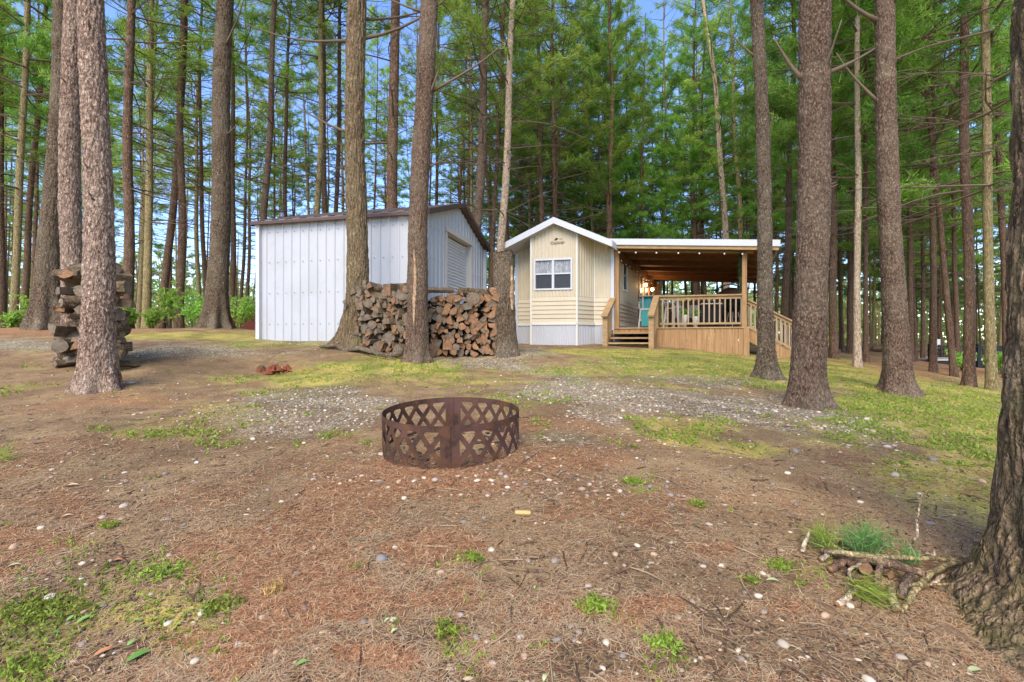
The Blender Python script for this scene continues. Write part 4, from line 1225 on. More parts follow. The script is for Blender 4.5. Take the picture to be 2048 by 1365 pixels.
for a in (0, 2.1, 4.2): m.tube([(math.cos(a) * .12, math.sin(a) * .12, .6), (math.cos(a) * .28, math.sin(a) * .28, 0)], .015, 6)
m.build('leg', M_GREYP, e)
m = MB(); m.tube([(-.07, -.0, .965), (-.05, 0, 1.02), (.05, 0, 1.02), (.07, 0, .965)], .012, 6); m.build('handle', M_BROWNW, e)
e = empty('egg_chair', at(2.9, 5.0, DZ), 'rounded brown wicker chair showing above the rail near the right post', 'chair')
m = MB(); m.sphere((0, 0, .95), .55, 20, 14, (1, .7, 1)); o = m.build('shell', M_WICK, e, smooth=True)
m = MB(); m.tube([(math.cos(a) * .62, .1, .95 + math.sin(a) * .66) for a in np.linspace(-.9, math.pi + .9, 20)], .02, 6); m.tube([(-.4, .1, .43), (-.5, .1, .0)], .02, 6); m.tube([(.4, .1, .43), (.5, .1, .0)], .02, 6); m.build('frame', M_BLACK, e, smooth=True)
for (s, t, lb, h_) in ((1.75, .55, 'white flowerpot stand behind the railing, left of the pale bottle shape', .34), (2.02, .5, 'slender pale planter behind the railing\'s middle', .3)):
    e = empty('planter', at(s, t, DZ), lb, 'planter')
    m = MB(); m.tube([(0, 0, 0), (0, 0, h_ * .7), (0, 0, h_)], [.05, .07, .085], 12); m.build('pot', M_CUSH, e, smooth=True)
    cen = rng.normal(0, .045, (40, 3)) + np.array([0, 0, h_ + .07])
    V, Fc, T = tufts(cen, np.tile([0, 0, .5], (40, 1)), rng.uniform(.2, .8, 40), 5, .09, .03, 3)
    link('foliage', npmesh('foliage', V, Fc, M_LEAF, attr={'tone': T}), e)
# garland on the right post
cen = np.array([at(PW - .19 + rng.normal(0, .02), .06 + rng.normal(0, .03), z) for z in np.linspace(1.25, 2.25, 110)])
V, Fc, T = tufts(cen, np.tile([0, 0, -.4], (len(cen), 1)), rng.uniform(0, .5, len(cen)), 4, .07, .014, 8)
link('garland', npmesh('garland', V, Fc, leafmat('garland_dark', sr(24,52,26), sr(60,96,50), .1), attr={'tone': T}), label='dark green garland hanging down the porch\'s right front post', cat='garland')

# ------------------------------------------------------------------ far things
e = empty('hut', P(506, 640, 18.0), 'small dark red hut with sloping roof just left of the white shed', 'hut'); e.location.z = g1(e.location.x, 18)
m = MB(); m.box(-.28, 1.6, -.8, .8, -.3, .85); m.box(-.28, -.2, -.83, -.75, -.3, 1.0); m.build('wall', M_DKRED, e)
m = MB(); m.bar((-.55, -.9, .92), (1.7, -.9, 1.42), .06, .07); m.hexa([(-.55, -.9, .9), (1.7, -.9, 1.4), (1.7, .9, 1.4), (-.55, .9, .9), (-.55, -.9, .96), (1.7, -.9, 1.46), (1.7, .9, 1.46), (-.55, .9, .96)]); m.build('roof', M_DKROOF, e)
dx0 = (1862 - CX) / F * 20; dx1 = (2075 - CX) / F * 20
e = empty('railed_deck', ((dx0 + dx1) / 2, 20, -1.1), 'low far deck with black baluster railing among the right-hand trunks', 'deck')
hw = (dx1 - dx0) / 2
m = MB(); m.box(-hw, hw, 0, 3, .28, .36); m.build('floor', M_GREYP, e)
m = MB(); m.box(-hw, hw, .03, .06, -.3, .28); m.build('skirt', M_BLACK, e)
m = MB(); m.box(-hw, hw, -.03, .05, .84, .90); m.box(-hw, hw, -.02, .03, .42, .47); m.build('rail', M_BLACK, e)
for i in range(38):
    m = MB(); a = -hw + .06 + i * (2 * hw - .1) / 37; m.tube([(a, 0, .47), (a, 0, .58), (a, 0, .66), (a, 0, .76), (a, 0, .84)], [.016, .032, .018, .03, .016], 6); m.build('baluster', M_BLACK, e)
for a in (-hw, -.25, hw - .6, hw):
    m = MB(); m.box(a - .07, a + .07, -.06, .08, -.3, .98); m.build('post', M_BLACK, e)
m = MB(); m.box(.1, .75, -.08, -.04, -.25, .86); m.build('gate', M_BLACK, e)
x_ = (1874 - CX) / F * 22
m = MB(); m.box(-.14, .14, -.02, .02, .75, 1.0); m.box(-.02, .02, -.01, .01, 0, .75); 
link('sign_board', npmesh('sign_board', m.v, m.f, M_WHITE2), loc=(x_, 22, g1(x_, 22)), label='small white board on a stake left of the black railing', cat='sign')
e = empty('fallen_log', P(1780, 700, 27), 'dark fallen trunk and brush lying far off left of the black railing', 'log'); e.location.z = g1(e.location.x, 27)
m = MB(); m.tube([(-3, 0, .2), (-1, .3, .28), (1.5, 0, .2), (3.4, -.2, .35)], [.16, .2, .17, .1], 8, jit=.2); m.build('trunk', MB_DARK, e, smooth=True)
m = MB()
for q in range(30):
    a = random.uniform(-3, 3.2); m.tube([(a, 0, .2), (a + random.uniform(-.6, .6), random.uniform(-.5, .3), random.uniform(.3, .9))], [.03, .008], 4)
m.build('branches', M_TWIG, e)

# ------------------------------------------------------------------ broken stump, stack, logs
def jagged_stump(px, d, w, h, label):
    x = (px - CX) / F * d; z = g1(x, d)
    e = empty('broken_stump', (x, d, z), label, 'stump')
    r0 = w / F * d / 2
    rows = np.arange(-.4, h, .02)
    me = trunk_mesh(lambda h_: (-.02 * h_, 0 * h_), lambda h_: r0 * (1.0 + 0 * h_) * (1 - .05 * h_), rows, 110, MB_LICH, (.05, .18, 1.1, 4), 41, .014, 20, .3)
    co = np.empty(len(me.vertices) * 3); me.vertices.foreach_get('co', co); co = co.reshape(-1, 3)
    th = np.arctan2(co[:, 1], co[:, 0]); jag = vnoise(np.stack([np.cos(th) * 2.5, np.sin(th) * 2.5, th * 0], 1), 3)
    top = h - .05 - .1 * jag
    co[:, 2] = np.minimum(co[:, 2], top); me.vertices.foreach_set('co', co.ravel()); me.update()
    link('trunk', me, e)
    m = MB(); n = 28; pts = [(-.02 * h, 0, h - .14)]
    for i in range(n):
        a = 2 * math.pi * i / n; j = float(vnoise(np.array([[math.cos(a) * 2.5, math.sin(a) * 2.5, 0]]), 3)[0])
        pts.append((math.cos(a) * r0 * .93 - .02 * h, math.sin(a) * r0 * .93, h - .055 - .1 * j))
    m.poly(pts, [(0, 1 + i, 1 + (i + 1) % n) for i in range(n)]); m.build('broken_top', M_SPLIT, e)
    return e, r0
st, r0 = jagged_stump(1010, 8.35, 46, 1.86, 'tall broken-off trunk with torn bark at the log stack\'s right end')
def wound(parent, pts, r, az, wd, lo_, hi_, path, mat, name='bark_wound', seed=0):
    """torn strip of bare wood lying on the trunk"""
    g = np.random.default_rng(seed); m = MB(); n = 40
    L = []; 
    for i in range(n):
        h = lo_ + (hi_ - lo_) * i / (n - 1); e_ = math.sin(math.pi * min(1, (i + .5) / n)) ** .5
        ww = wd * e_ * g.uniform(.75, 1.1); cx, cy = path(h)
        row = []
        for j, f in enumerate((-1, -.5, 0, .5, 1)):
            a = az + f * ww + .05 * math.sin(h * 6); rr = r(h) + (.012 if abs(f) < 1 else -.025) + g.uniform(-.004, .004)
            row.append((cx + math.cos(a) * rr, cy + math.sin(a) * rr, h))
        L += row
    m.poly(L, [(i * 5 + j, i * 5 + j + 1, i * 5 + j + 6, i * 5 + j + 5) for i in range(n - 1) for j in range(4)])
    return m.build(name, mat, parent)
M_BARE = wood('bare_wood', sr(206,176,132), sr(140,104,70), knots=False, ring=40, axis=2)
wound(st, None, lambda h: r0 * (1 - .05 * h) + .01, R(-42), .22, .75, 1.5, lambda h: (-.02 * h, 0), M_BARE, seed=3)
bt = [o for o in col.objects if o.get('label', '').startswith('brown pine with a long bark wound')][0]
dB = 7.7
def pB(h):
    z0 = bt.location.z; ht = CY / F * dB - z0; slp = ((856 - 833) / F * dB) / ht
    e_ = min(max(h / 2, 0), 1); ph = 9 * 1.7
    return (slp * h + .03 * math.sin(h * .9 + ph) * e_ - .03 * math.sin(ph) * e_, .02 * math.sin(h * .7 + ph) * e_)
wound(bt, None, lambda h: (42 / F * dB / 2) * (1 - .03 * h) + .012, R(-95), .26, .55, 1.75, pB, M_BARE, seed=5)
wound(bt, None, lambda h: (42 / F * dB / 2) * (1 - .03 * h) + .012, R(-70), .09, 2.05, 2.35, pB, M_ENDO, seed=6)

LOGM = {}
def log_mesh(kind, seed, L, r):
    g = np.random.default_rng(seed)
    shape = g.integers(0, 4)
    if shape == 0: angs = np.radians([-35, 0, 35]); pts = [(0, -r * .5)] + [(math.sin(a) * r * 1.25, math.cos(a) * r * .8) for a in np.radians([-50, -25, 0, 25, 50])]   # wedge
    elif shape == 1: pts = [(0, -r * .6)] + [(math.sin(a) * r * 1.1, math.cos(a) * r * 1.0 - r * .1) for a in np.radians([-62, -38, -12, 12, 38, 62])]
    elif shape == 2: pts = [(-r, -r * .3), (r, -r * .35)] + [(math.cos(a) * r, math.sin(a) * r * .95 - r * .1) for a in np.radians([20, 50, 80, 110, 140, 165])]
    else: pts = [(math.cos(a) * r * g.uniform(.85, 1.05), math.sin(a) * r * g.uniform(.85, 1.05)) for a in np.linspace(0, 2 * math.pi, 11)[:-1]]
    pts = [(a * g.uniform(.9, 1.1), b * g.uniform(.9, 1.1)) for a, b in pts]
    n = len(pts); ns = 5; V = []; m = []
    fs = []
    for i in range(ns + 1):
        y = -L / 2 + L * i / ns; k_ = 1 + g.uniform(-.05, .05); ox, oz = g.uniform(-.006, .006, 2)
        for a, b in pts: V.append((a * k_ + ox + g.uniform(-.003, .003), y + (g.uniform(-.012, .012) if i in (0, ns) else 0), b * k_ + oz + g.uniform(-.003, .003)))
    barkset = set(range(n)) if shape == 3 else (set(range(1, n - 1)) if shape in (0, 1) else set(range(1, n)))
    for i in range(ns):
        for j in range(n):
            fs.append([i * n + j, (i + 1) * n + j, (i + 1) * n + (j + 1) % n, i * n + (j + 1) % n]); m.append(1 if j in barkset else 2)
    fs.append(list(range(n))); m.append(0)
    fs.append([ns * n + i for i in range(n)][::-1]); m.append(0)
    return npmesh('split_log', V, fs, [M_ENDO if kind == 'o' else M_ENDG, M_LOGB, M_SPLIT], midx=m)
LOGS = {kd: [log_mesh(kd, 100 + i + (50 if kd == 'g' else 0), .42 + .03 * (i % 3), .078 + .012 * (i % 4)) for i in range(14)] for kd in 'og'}
g = np.random.default_rng(77)
# stack between the furrowed pine and the broken stump
A0 = Vector(((712 - CX) / F * 8.75, 8.75)); A1 = Vector(((828 - CX) / F * 8.25, 8.25)); A2 = Vector(((990 - CX) / F * 8.45, 8.45))
def stack(a, b, topz, kind, label, group, rowsn, drow, dcol, jit, sz=1.0):
    L = (b - a).length; u = (b - a) / L; n = int(L / dcol)
    for r in range(rowsn):
        for c in range(n + 1):
            f = min(max((c + (.5 if r % 2 else 0) + g.normal(0, .07)) / n, 0), 1)
            p = a + u * (f * L)
            gzv = g1(p.x, p.y)
            z = gzv + .05 + r * drow + g.normal(0, .01)
            if z > topz + g.uniform(-.06, .05): continue
            kd = kind if g.random() < .75 else 'go'['og'.index(kind)]
            o = link('split_log', LOGS[kd][int(g.integers(0, 14))], loc=(p.x + g.normal(0, .01), p.y + g.normal(0, .035), z), label=label, cat='log', group=group)
            o.rotation_euler = (g.normal(0, .05), g.uniform(0, 6.28), math.atan2(u.y, u.x) + g.normal(0, jit))
            s = sz * g.choice([.72, .9, 1.05, 1.25]) * g.uniform(.92, 1.1); o.scale = (s, 1, s)
stack(A0, A1, .93, 'g', 'weathered split log in the stack left of the wounded pine', 'firewood left of the wounded pine', 14, .094, .124, .35, .84)
stack(A1 + (A2 - A1) * .12, A2, .80, 'o', 'fresh-cut split log in the stack right of the wounded pine', 'firewood right of the wounded pine', 14, .090, .120, .14, .84)
bk = Vector((0, .36))
stack(A0 + bk, A1 + bk, .70, 'g', 'dark split log in the back row of the log stack', 'back row of the log stack', 9, .135, .20, .1, 1.35)
stack(A1 + (A2 - A1) * .1 + bk, A2 + bk, .60, 'g', 'dark split log in the back row of the log stack', 'back row of the log stack', 8, .135, .20, .1, 1.35)
for i, (px, py, d, ln, rt, mk, lb) in enumerate([(745, 576, 8.6, .5, .25, 'g', 'pale bare split log on top of the stack\'s left part'), (790, 577, 8.4, .45, -.3, 'g', 'split log on top of the stack just left of the wounded pine'),
        (880, 580, 8.4, .4, .2, 'o', 'orange log lying on top just right of the wounded pine'), (942, 586, 8.5, .45, .5, 'o', 'long pale log on top of the stack before the shed door'), (975, 588, 8.5, .35, -.6, 'o', 'log on top of the stack\'s right end')]):
    o = link('split_log', LOGS[mk][i * 2], loc=P(px, py, d), label=lb, cat='log'); o.rotation_euler = (0, 1.3 * i, math.pi / 2 + rt); o.scale = (.8, .8 + .12 * i, .8)
# left pile behind the pale pine, logs lying crosswise
pz = 0
for r in range(17):
    zc_ = .06 + r * .079
    wd = .86 if r < 11 else .7
    nlog = 2 if r % 3 else 3
    for c in range(nlog):
        px = 186 + (c - (nlog - 1) / 2) * (wd / nlog) * F / 6.4 + g.normal(0, 4); d = 6.4 + g.normal(0, .04)
        x = (px - CX) / F * d
        o = link('split_log', LOGS['g' if g.random() < .93 else 'o'][int(g.integers(0, 14))], loc=(x, d, g1(x, d) * 0 + g1((184 - CX) / F * 6.4, 6.4) + zc_), label='weathered split log in the rough pile behind the pale grey pine', cat='log', group='firewood behind the pale grey pine')
        cross = (r % 3 == 0)
        o.rotation_euler = (g.normal(0, .1), g.uniform(0, 6.28), (0 if cross else math.pi / 2) + g.normal(0, .35)); s = g.uniform(.68, 1.0); o.scale = (s, g.uniform(.7, 1.1), s)
    if r % 2 == 0:   # second rank
        x = (184 + g.normal(0, 20) - CX) / F * 6.75
        o = link('split_log', LOGS['g'][int(g.integers(0, 14))], loc=(x, 6.75, g1((184 - CX) / F * 6.4, 6.4) + zc_), label='weathered split log in the rough pile behind the pale grey pine', cat='log', group='firewood behind the pale grey pine')
        o.rotation_euler = (0, g.uniform(0, 6), math.pi / 2 + g.normal(0, .2)); o.scale = (1.2, 1.6, 1.2)
o = link('split_log', LOGS['g'][3], loc=P(148, 556, 6.35), label='wide grey-brown slab on top of the left log pile', cat='log'); o.rotation_euler = (.0, .3, math.pi / 2 - .05); o.scale = (1.3, .8, 1.2)

# fallen limb in front of the stack
pp = [(641,688,8.5),(672,690,8.4),(690,689,8.35),(712,696,8.25),(738,701,8.1),(770,708,7.95),(805,714,7.8)]
e = empty('fallen_limb', P(*pp[3]), 'long bent dead limb lying in front of the log stack\'s left part', 'branch')
b0 = Vector(P(*pp[3])); m = MB()
w_ = [Vector(((q[0] - CX) / F * q[2], q[2], g1((q[0] - CX) / F * q[2], q[2]) + .05)) - b0 for q in pp]
w_ = [p + Vector((0, 0, .05 * math.sin(i * 2.3))) for i, p in enumerate(w_)]; m.tube(w_, [.025, .036, .042, .05, .046, .048, .05], 10, jit=.25); m.build('branch', MB_LICH, e, smooth=True)
m = MB(); m.tube([w_[2], w_[3] + Vector((.1, -.12, -.02)), w_[4] + Vector((.1, -.25, -.02)), w_[5] + Vector((.25, -.3, -.03))], [.03, .024, .02, .012], 8, jit=.15); m.build('side_branch', MB_LICH, e, smooth=True)
# rotten stump remnant
x, y, z = [float(q[0]) for q in hit(552, 746)]
e = empty('rotten_stump', (x, y, z), 'low crumbling red-brown stump remnant on the ground left of the log stack', 'stump')
m = MB()
for q in range(26):
    a = random.uniform(0, 6.28); rr = random.uniform(.02, .2); s = random.uniform(.03, .07)
    c = Vector((math.cos(a) * rr * 1.1, math.sin(a) * rr * .7, random.uniform(-.01, .05)))
    m.tube([c, c + Vector((random.uniform(-.03, .03), random.uniform(-.03, .03), random.uniform(.03, .10)))], [s, s * .3], 6, jit=.5)
m.build('rotten_wood', plain('rotten_wood', sr(128,72,48), 1, .4, 25, bumpd=.01), e)
m = MB(); m.tube([(-.21, 0, -.03), (-.2, .0, .07), (-.19, 0, .10)], [.075, .065, .03], 9, jit=.35); m.build('bark_piece', MB_DARK, e)

# ------------------------------------------------------------------ fire ring
RX, RY = (904 - CX) / F * 3.28, 3.28
RZ0 = g1(RX, RY)
ring = empty('fire_ring', (RX, RY, -.728), 'rusty steel fire ring with cut-out crosses in the yard', 'fire ring', rot=(R(4.0), R(-.6), .1))
RRad, RH, tk = .457, .262, .004
def cyl(th, z, o=0.0): return ((RRad + o) * math.sin(th), -(RRad + o) * math.cos(th), z)
def patch(mb, quad, n=1):
    """quad in (theta, z), extruded to the sheet's thickness"""
    p = [cyl(a, b, tk / 2) for a, b in quad] + [cyl(a, b, -tk / 2) for a, b in quad]; k_ = len(quad)
    mb.poly(p, [list(range(k_)), list(range(k_, 2 * k_))[::-1]] + [(i + k_, (i + 1) % k_ + k_, (i + 1) % k_, i) for i in range(k_)])
m = MB()
for i in range(96):
    a, b = 2 * math.pi * i / 96, 2 * math.pi * (i + 1) / 96
    patch(m, [(a, RH - .038), (b, RH - .038), (b, RH), (a, RH)])
m.build('top_band', M_RUST, ring)
m = MB()
for i in range(96):
    a, b = 2 * math.pi * i / 96, 2 * math.pi * (i + 1) / 96
    patch(m, [(a, -.04), (b, -.04), (b, .022), (a, .022)])
m.build('bottom_band', M_RUST, ring)
nX = 11; seam = .055
z0, z1 = .022, RH - .038; hw_ = .0185 / RRad
for half in (0, 1):
    m = MB()
    t0 = half * math.pi + seam / RRad; t1 = (half + 1) * math.pi - seam / RRad; dt = (t1 - t0) / nX
    for i in range(nX):
        a, b = t0 + i * dt - dt * .09, t0 + (i + 1) * dt + dt * .09
        for s0, s1, off_ in ((a, b, 0), (b, a, 1)):
            for q in range(4):
                f0, f1 = q / 4, (q + 1) / 4
                patch(m, [(s0 + (s1 - s0) * f0 - hw_, z0 + (z1 - z0) * f0), (s0 + (s1 - s0) * f0 + hw_, z0 + (z1 - z0) * f0), (s0 + (s1 - s0) * f1 + hw_, z0 + (z1 - z0) * f1), (s0 + (s1 - s0) * f1 - hw_, z0 + (z1 - z0) * f1)])
    m.build('lattice', M_RUST, ring)
for c in (0, math.pi):
    m = MB()
    for i in range(4):
        a = c - seam * 1.05 / RRad + i * seam * 2.1 / RRad / 4; b = a + seam * 2.1 / RRad / 4
        patch(m, [(a, .02), (b, .02), (b, RH - .032), (a, RH - .032)])
    m.box((RRad + .002) * math.sin(c) - .004, (RRad + .002) * math.sin(c) + .004, -RRad * math.cos(c) - .008, -RRad * math.cos(c) + .008, -.02, RH - .002)
    m.build('seam_plate', M_RUST, ring)
# charred bits inside
m = MB()
for q in range(70):
    a = random.uniform(0, 6.28); rr = math.sqrt(random.random()) * .40; x, y = RX + math.cos(a) * rr, RY + math.sin(a) * rr; s = random.uniform(.006, .022)
    m.sphere((x, y, g1(x, y) + s * .3), s, 6, 4, (random.uniform(.8, 1.5), 1, .6))
link('charcoal', npmesh('charcoal', m.v, m.f, plain('charcoal', sr(52,46,42), 1, .4, 30)), kind='stuff', label='burnt bits and ash soil inside the fire ring', cat='charcoal')

# ------------------------------------------------------------------ stick pile at the right
def gp(px, py, h=0.0):
    """a point h above the ground that shows at that pixel"""
    ax, ay, az = hit(px, py)
    d = float(ay[0])
    for _ in range(6):
        x = (px - CX) / F * d; zt = g1(x, d) + h; dn = zt / ((CY - py) / F); d = d + (dn - d) * .6
    return Vector(((px - CX) / F * d, d, (CY - py) / F * d))
STK = [ # pixels and heights along each, radii, bark, label
 ([(1655,1103,.05),(1700,1108,.07),(1760,1115,.08),(1830,1117,.07),(1935,1120,.05)], [.009,.012,.012,.010,.007], MB_OLIVE, 'long olive stick lying across the top of the stick pile'),
 ([(1640,1100,.03),(1700,1112,.05),(1780,1128,.07),(1850,1148,.06)], [.012,.017,.018,.015], MB_BROWN, 'thick dark reddish branch under the long olive stick'),
 ([(1932,1122,.05),(1895,1130,.05),(1860,1148,.05),(1838,1172,.04),(1800,1224,.01)], [.009,.011,.012,.013,.009], MB_OLIVE, 'bent pale olive branch reaching from the huge root down to the pile\'s front'),
 ([(1885,1150,.03),(1865,1172,.02)], [.009,.010], MB_PALE, 'short pale stick beside the bent olive branch'),
 ([(1762,1128,.06),(1755,1150,.03),(1753,1188,.01)], [.011,.012,.012], MB_BROWN, 'upright brown stick in the middle of the stick pile'),
 ([(1820,1150,.05),(1805,1180,.03),(1800,1195,.02)], [.015,.016,.014], MB_RED, 'short reddish billet right of the upright brown stick'),
 ([(1780,1176,.03),(1788,1205,.02),(1794,1222,.015)], [.014,.016,.015], MB_OLIVE, 'mossy round billet with a cut end at the pile\'s front'),
 ([(1712,1176,.02),(1692,1198,.01),(1674,1210,.01)], [.010,.012,.011], MB_PALE, 'grey stick pointing to lower left at the pile\'s front'),
 ([(1720,1135,.03),(1690,1122,.03),(1660,1140,.02)], [.012,.016,.014], MB_BROWN, 'dark billet at the pile\'s left end'),
 ([(1722,1127,.06),(1700,1138,.04),(1698,1150,.03),(1708,1168,.01)], [.005,.006,.006,.004], MB_PALE, 'thin curved grey twig before the orange cut log'),
 ([(1800,1175,.04),(1830,1170,.04),(1900,1169,.04)], [.003,.005,.004], MB_OLIVE, 'thin straight olive twig over the pile\'s right part'),
 ([(1618,1062,.08),(1605,1105,.01)], [.006,.010], MB_PALE, 'short grey stick standing at the pile\'s upper left'),
 ([(1815,1098,.03),(1833,1072,.10),(1836,1030,.17),(1845,985,.28)], [.008,.006,.005,.002], MB_PALE, 'bare pale twig standing upright behind the stick pile'),
 ([(1850,1105,.02),(1870,1115,.03),(1868,1100,.05)], [.007,.006,.003], MB_PALE, 'small forked grey twig near the pile\'s right end'),
 ([(1674,1095,.06),(1700,1110,.05)], [.004,.006], MB_OLIVE, 'thin yellowish stick at the pile\'s upper left'),
 ([(1640,1120,.01),(1660,1108,.03)], [.012,.009], MB_PALE, 'stubby grey stick end at the pile\'s left edge'),
]
for pts, rad_, mt, lb in STK:
    q = [gp(*p) for p in pts]; b0 = q[0]
    # refine the path
    fine_p = []; fr_ = []
    for i in range(len(q) - 1):
        for s in range(4):
            f = s / 4; fine_p.append(q[i] + (q[i + 1] - q[i]) * f - b0 + Vector((random.uniform(-.002, .002), random.uniform(-.002, .002), random.uniform(-.002, .002)))); fr_.append(rad_[i] + (rad_[i + 1] - rad_[i]) * f)
    fine_p.append(q[-1] - b0); fr_.append(rad_[-1])
    m = MB(); m.tube(fine_p, fr_, 10, jit=.12)
    me = npmesh('stick', m.v, m.f, [mt, M_ENDO], True, midx=[0] * (len(m.f) - 2) + [1, 1])
    link('stick', me, loc=b0, label=lb, cat='stick')
def billet(px, py, h, r, L, label):
    c = gp(px, py, h); m = MB(); n = 14
    m.tube([(0, 0, 0), (.005, L * .5, 0), (.01, L, .005)], r, n, jit=.08)
    me = npmesh('cut_log', m.v, m.f, [MB_BROWN, M_ENDO], False, midx=[0] * (len(m.f) - 2) + [1, 1])
    o = link('cut_log', me, loc=c, label=label, cat='log'); o.rotation_euler = (0, 0, random.uniform(-.3, .3)); return o
billet(1731, 1138, .045, .024, .22, 'small round log with bright orange cut end in the stick pile')
billet(1782, 1150, .03, .017, .2, 'dark round log behind the upright brown stick')
billet(1725, 1168, .015, .019, .18, 'brown round log under the orange cut log')
def sprig(px, py, h, n, L, wd, spread, mat, label, seed, up=(0, 0, .5), twig=.12):
    c = gp(px, py, h); g_ = np.random.default_rng(seed)
    e = empty('pine_sprig', c, label, 'pine sprig')
    t = g_.uniform(0, 1, n); ax = np.array([-twig, 0, .01])
    cen = t[:, None] * ax + g_.normal(0, .008, (n, 3))
    V, Fc, T = tufts(cen, np.tile(up, (n, 1)), g_.uniform(.3, .9, n), 9, L, wd, seed, spread)
    V[:, 2] = np.maximum(V[:, 2], -h + .004)
    link('needles', npmesh('needles', V, Fc, mat, attr={'tone': T}), e)
    m = MB(); m.tube([(0, 0, 0), tuple(ax * .5 + np.array([0, 0, .008])), tuple(ax)], [.004, .0035, .003], 6); m.build('twig', M_TWIG, e)
SPG = leafmat('fresh_sprig', sr(54,98,44), sr(126,170,92), .3)
sprig(1765, 1092, .07, 46, .115, .003, .75, SPG, 'dark green long-needled pine sprig on top of the stick pile', 51, (.1, 0, .7), .14)
sprig(1660, 1085, .05, 22, .10, .003, .6, M_WEED, 'yellow-green pine sprig at the pile\'s upper left', 52, (-.3, 0, .7), .05)
sprig(1735, 1180, .04, 22, .11, .003, .45, M_WEED, 'pale green pine sprig hanging over the pile\'s front', 53, (.75, -.5, -.25), .05)
sprig(1830, 1120, .05, 16, .07, .0026, .5, SPG, 'small green sprig near the forked grey twig', 54, (0, 0, .5), .05)
sprig(552, 1190, .006, 9, .06, .0022, .3, leafmat('dry_needles', sr(140,100,50), sr(186,148,84), .1), 'dry golden needle tuft lying in the left foreground', 55, (-.35, .9, .12), .01)
sprig(8, 915, .03, 14, .10, .0025, .6, M_WEED, 'green needle tuft at the photo\'s left edge', 56, (0, 0, .6), .03)

# ------------------------------------------------------------------ ground litter
def samp(n, y0, y1, seed, p=1.0, x0=-60, x1=2110):
    g_ = np.random.default_rng(seed)
    px = g_.uniform(x0, x1, n); py = y0 + (y1 - y0) * g_.uniform(0, 1, n) ** p
    x, y, z = hit(px, py)
    return g_, x, y, z
# fallen needles
g_, x, y, z = samp(260000, 740, 1420, 61)
w8 = zone(x, y, z, RED); gr_ = zone(x, y, z, GREEN)
pt = fbm(np.stack([x * 2.4, y * 2.4, x * 0], 1), 3, 6)
keep = g_.random(len(x)) < np.clip(.35 + .75 * w8 + (pt - .43) * 2.2 - .35 * gr_, .05, 1)
x, y, z = x[keep], y[keep], z[keep]; w8 = w8[keep]; pt = pt[keep]; n = len(x)
a = g_.uniform(0, 2 * np.pi, n); L = g_.uniform(.03, .085, n); tl = g_.normal(.06, .1, n)
dx, dy, dz = np.cos(a), np.sin(a), tl
wd = np.maximum(.0007, .0004 + y * .00028) * g_.uniform(.7, 1.2, n)
bx_, by_ = g_.normal(0, .15, n), 0
c0 = np.stack([x, y, z + .003 + g_.uniform(0, .008, n)], 1)
dr = np.stack([dx, dy, dz], 1); sd = np.stack([-dy, dx, np.zeros(n)], 1)
mid = c0 + sd * (g_.normal(0, .006, n))[:, None]
s_ = c0 - dr * (L / 2)[:, None]; e_ = c0 + dr * (L / 2)[:, None]
s_[:, 2] = np.maximum(s_[:, 2], z + .001)
V = np.stack([s_, mid - sd * wd[:, None], e_, mid + sd * wd[:, None]], 1).reshape(-1, 3)
pal = np.array([sr(178,118,80), sr(150,96,66), sr(200,160,116), sr(214,186,142), sr(110,82,62), sr(190,138,94)])
pw = g_.integers(0, 6, n)
cc = pal[pw]; tan = (w8 + (pt - .43) * 2) < .2
cc = np.where((tan & (g_.random(n) < .6))[:, None], np.array(sr(184,158,122)), cc)
Fc = np.arange(n * 4).reshape(-1, 4)
link('fallen_needles', npmesh('fallen_needles', V, Fc, M_LITTER, attr={'tone': np.repeat(cc, 4, 0)}), kind='stuff', label='brown and orange pine needles scattered over the ground', cat='pine needles')
# bits of twig
g_, x, y, z = samp(1500, 700, 1420, 63)
n = len(x); a = g_.uniform(0, 2 * np.pi, n); L = g_.uniform(.04, .20, n) * g_.uniform(.4, 1, n)
p0 = np.stack([x, y, z + .004], 1); dv = np.stack([np.cos(a), np.sin(a), a * 0], 1) * L[:, None]; sv = np.stack([-np.sin(a), np.cos(a), a * 0], 1)
wv = (g_.uniform(.0012, .0032, n) + y * .0003)[:, None]
mid = p0 + dv * .5 + sv * (g_.normal(0, .06, n) * L)[:, None]; up_ = np.array([0, 0, 1.0]) * wv * 1.3
e2 = p0 + dv; e2[:, 2] = gz(e2[:, 0], e2[:, 1]) + .004
ring_ = lambda c, f: [c + sv * wv * f, c + up_ * f, c - sv * wv * f]
V = np.stack(ring_(p0, 1) + ring_(mid, .9) + ring_(e2, .4), 1).reshape(-1, 3)
fq = np.array([[0,1,4,3],[1,2,5,4],[2,0,3,5],[3,4,7,6],[4,5,8,7],[5,3,6,8]])
cc = np.array([sr(92,72,56), sr(120,96,74), sr(74,58,46), sr(150,128,100)])[g_.integers(0, 4, n)]
link('twig_litter', npmesh('twig_litter', V, (fq[None] + (np.arange(n) * 9)[:, None, None]).reshape(-1, 4), M_LITTER, attr={'tone': np.repeat(cc, 9, 0)}), kind='stuff', label='small broken twigs strewn over the yard', cat='twigs')
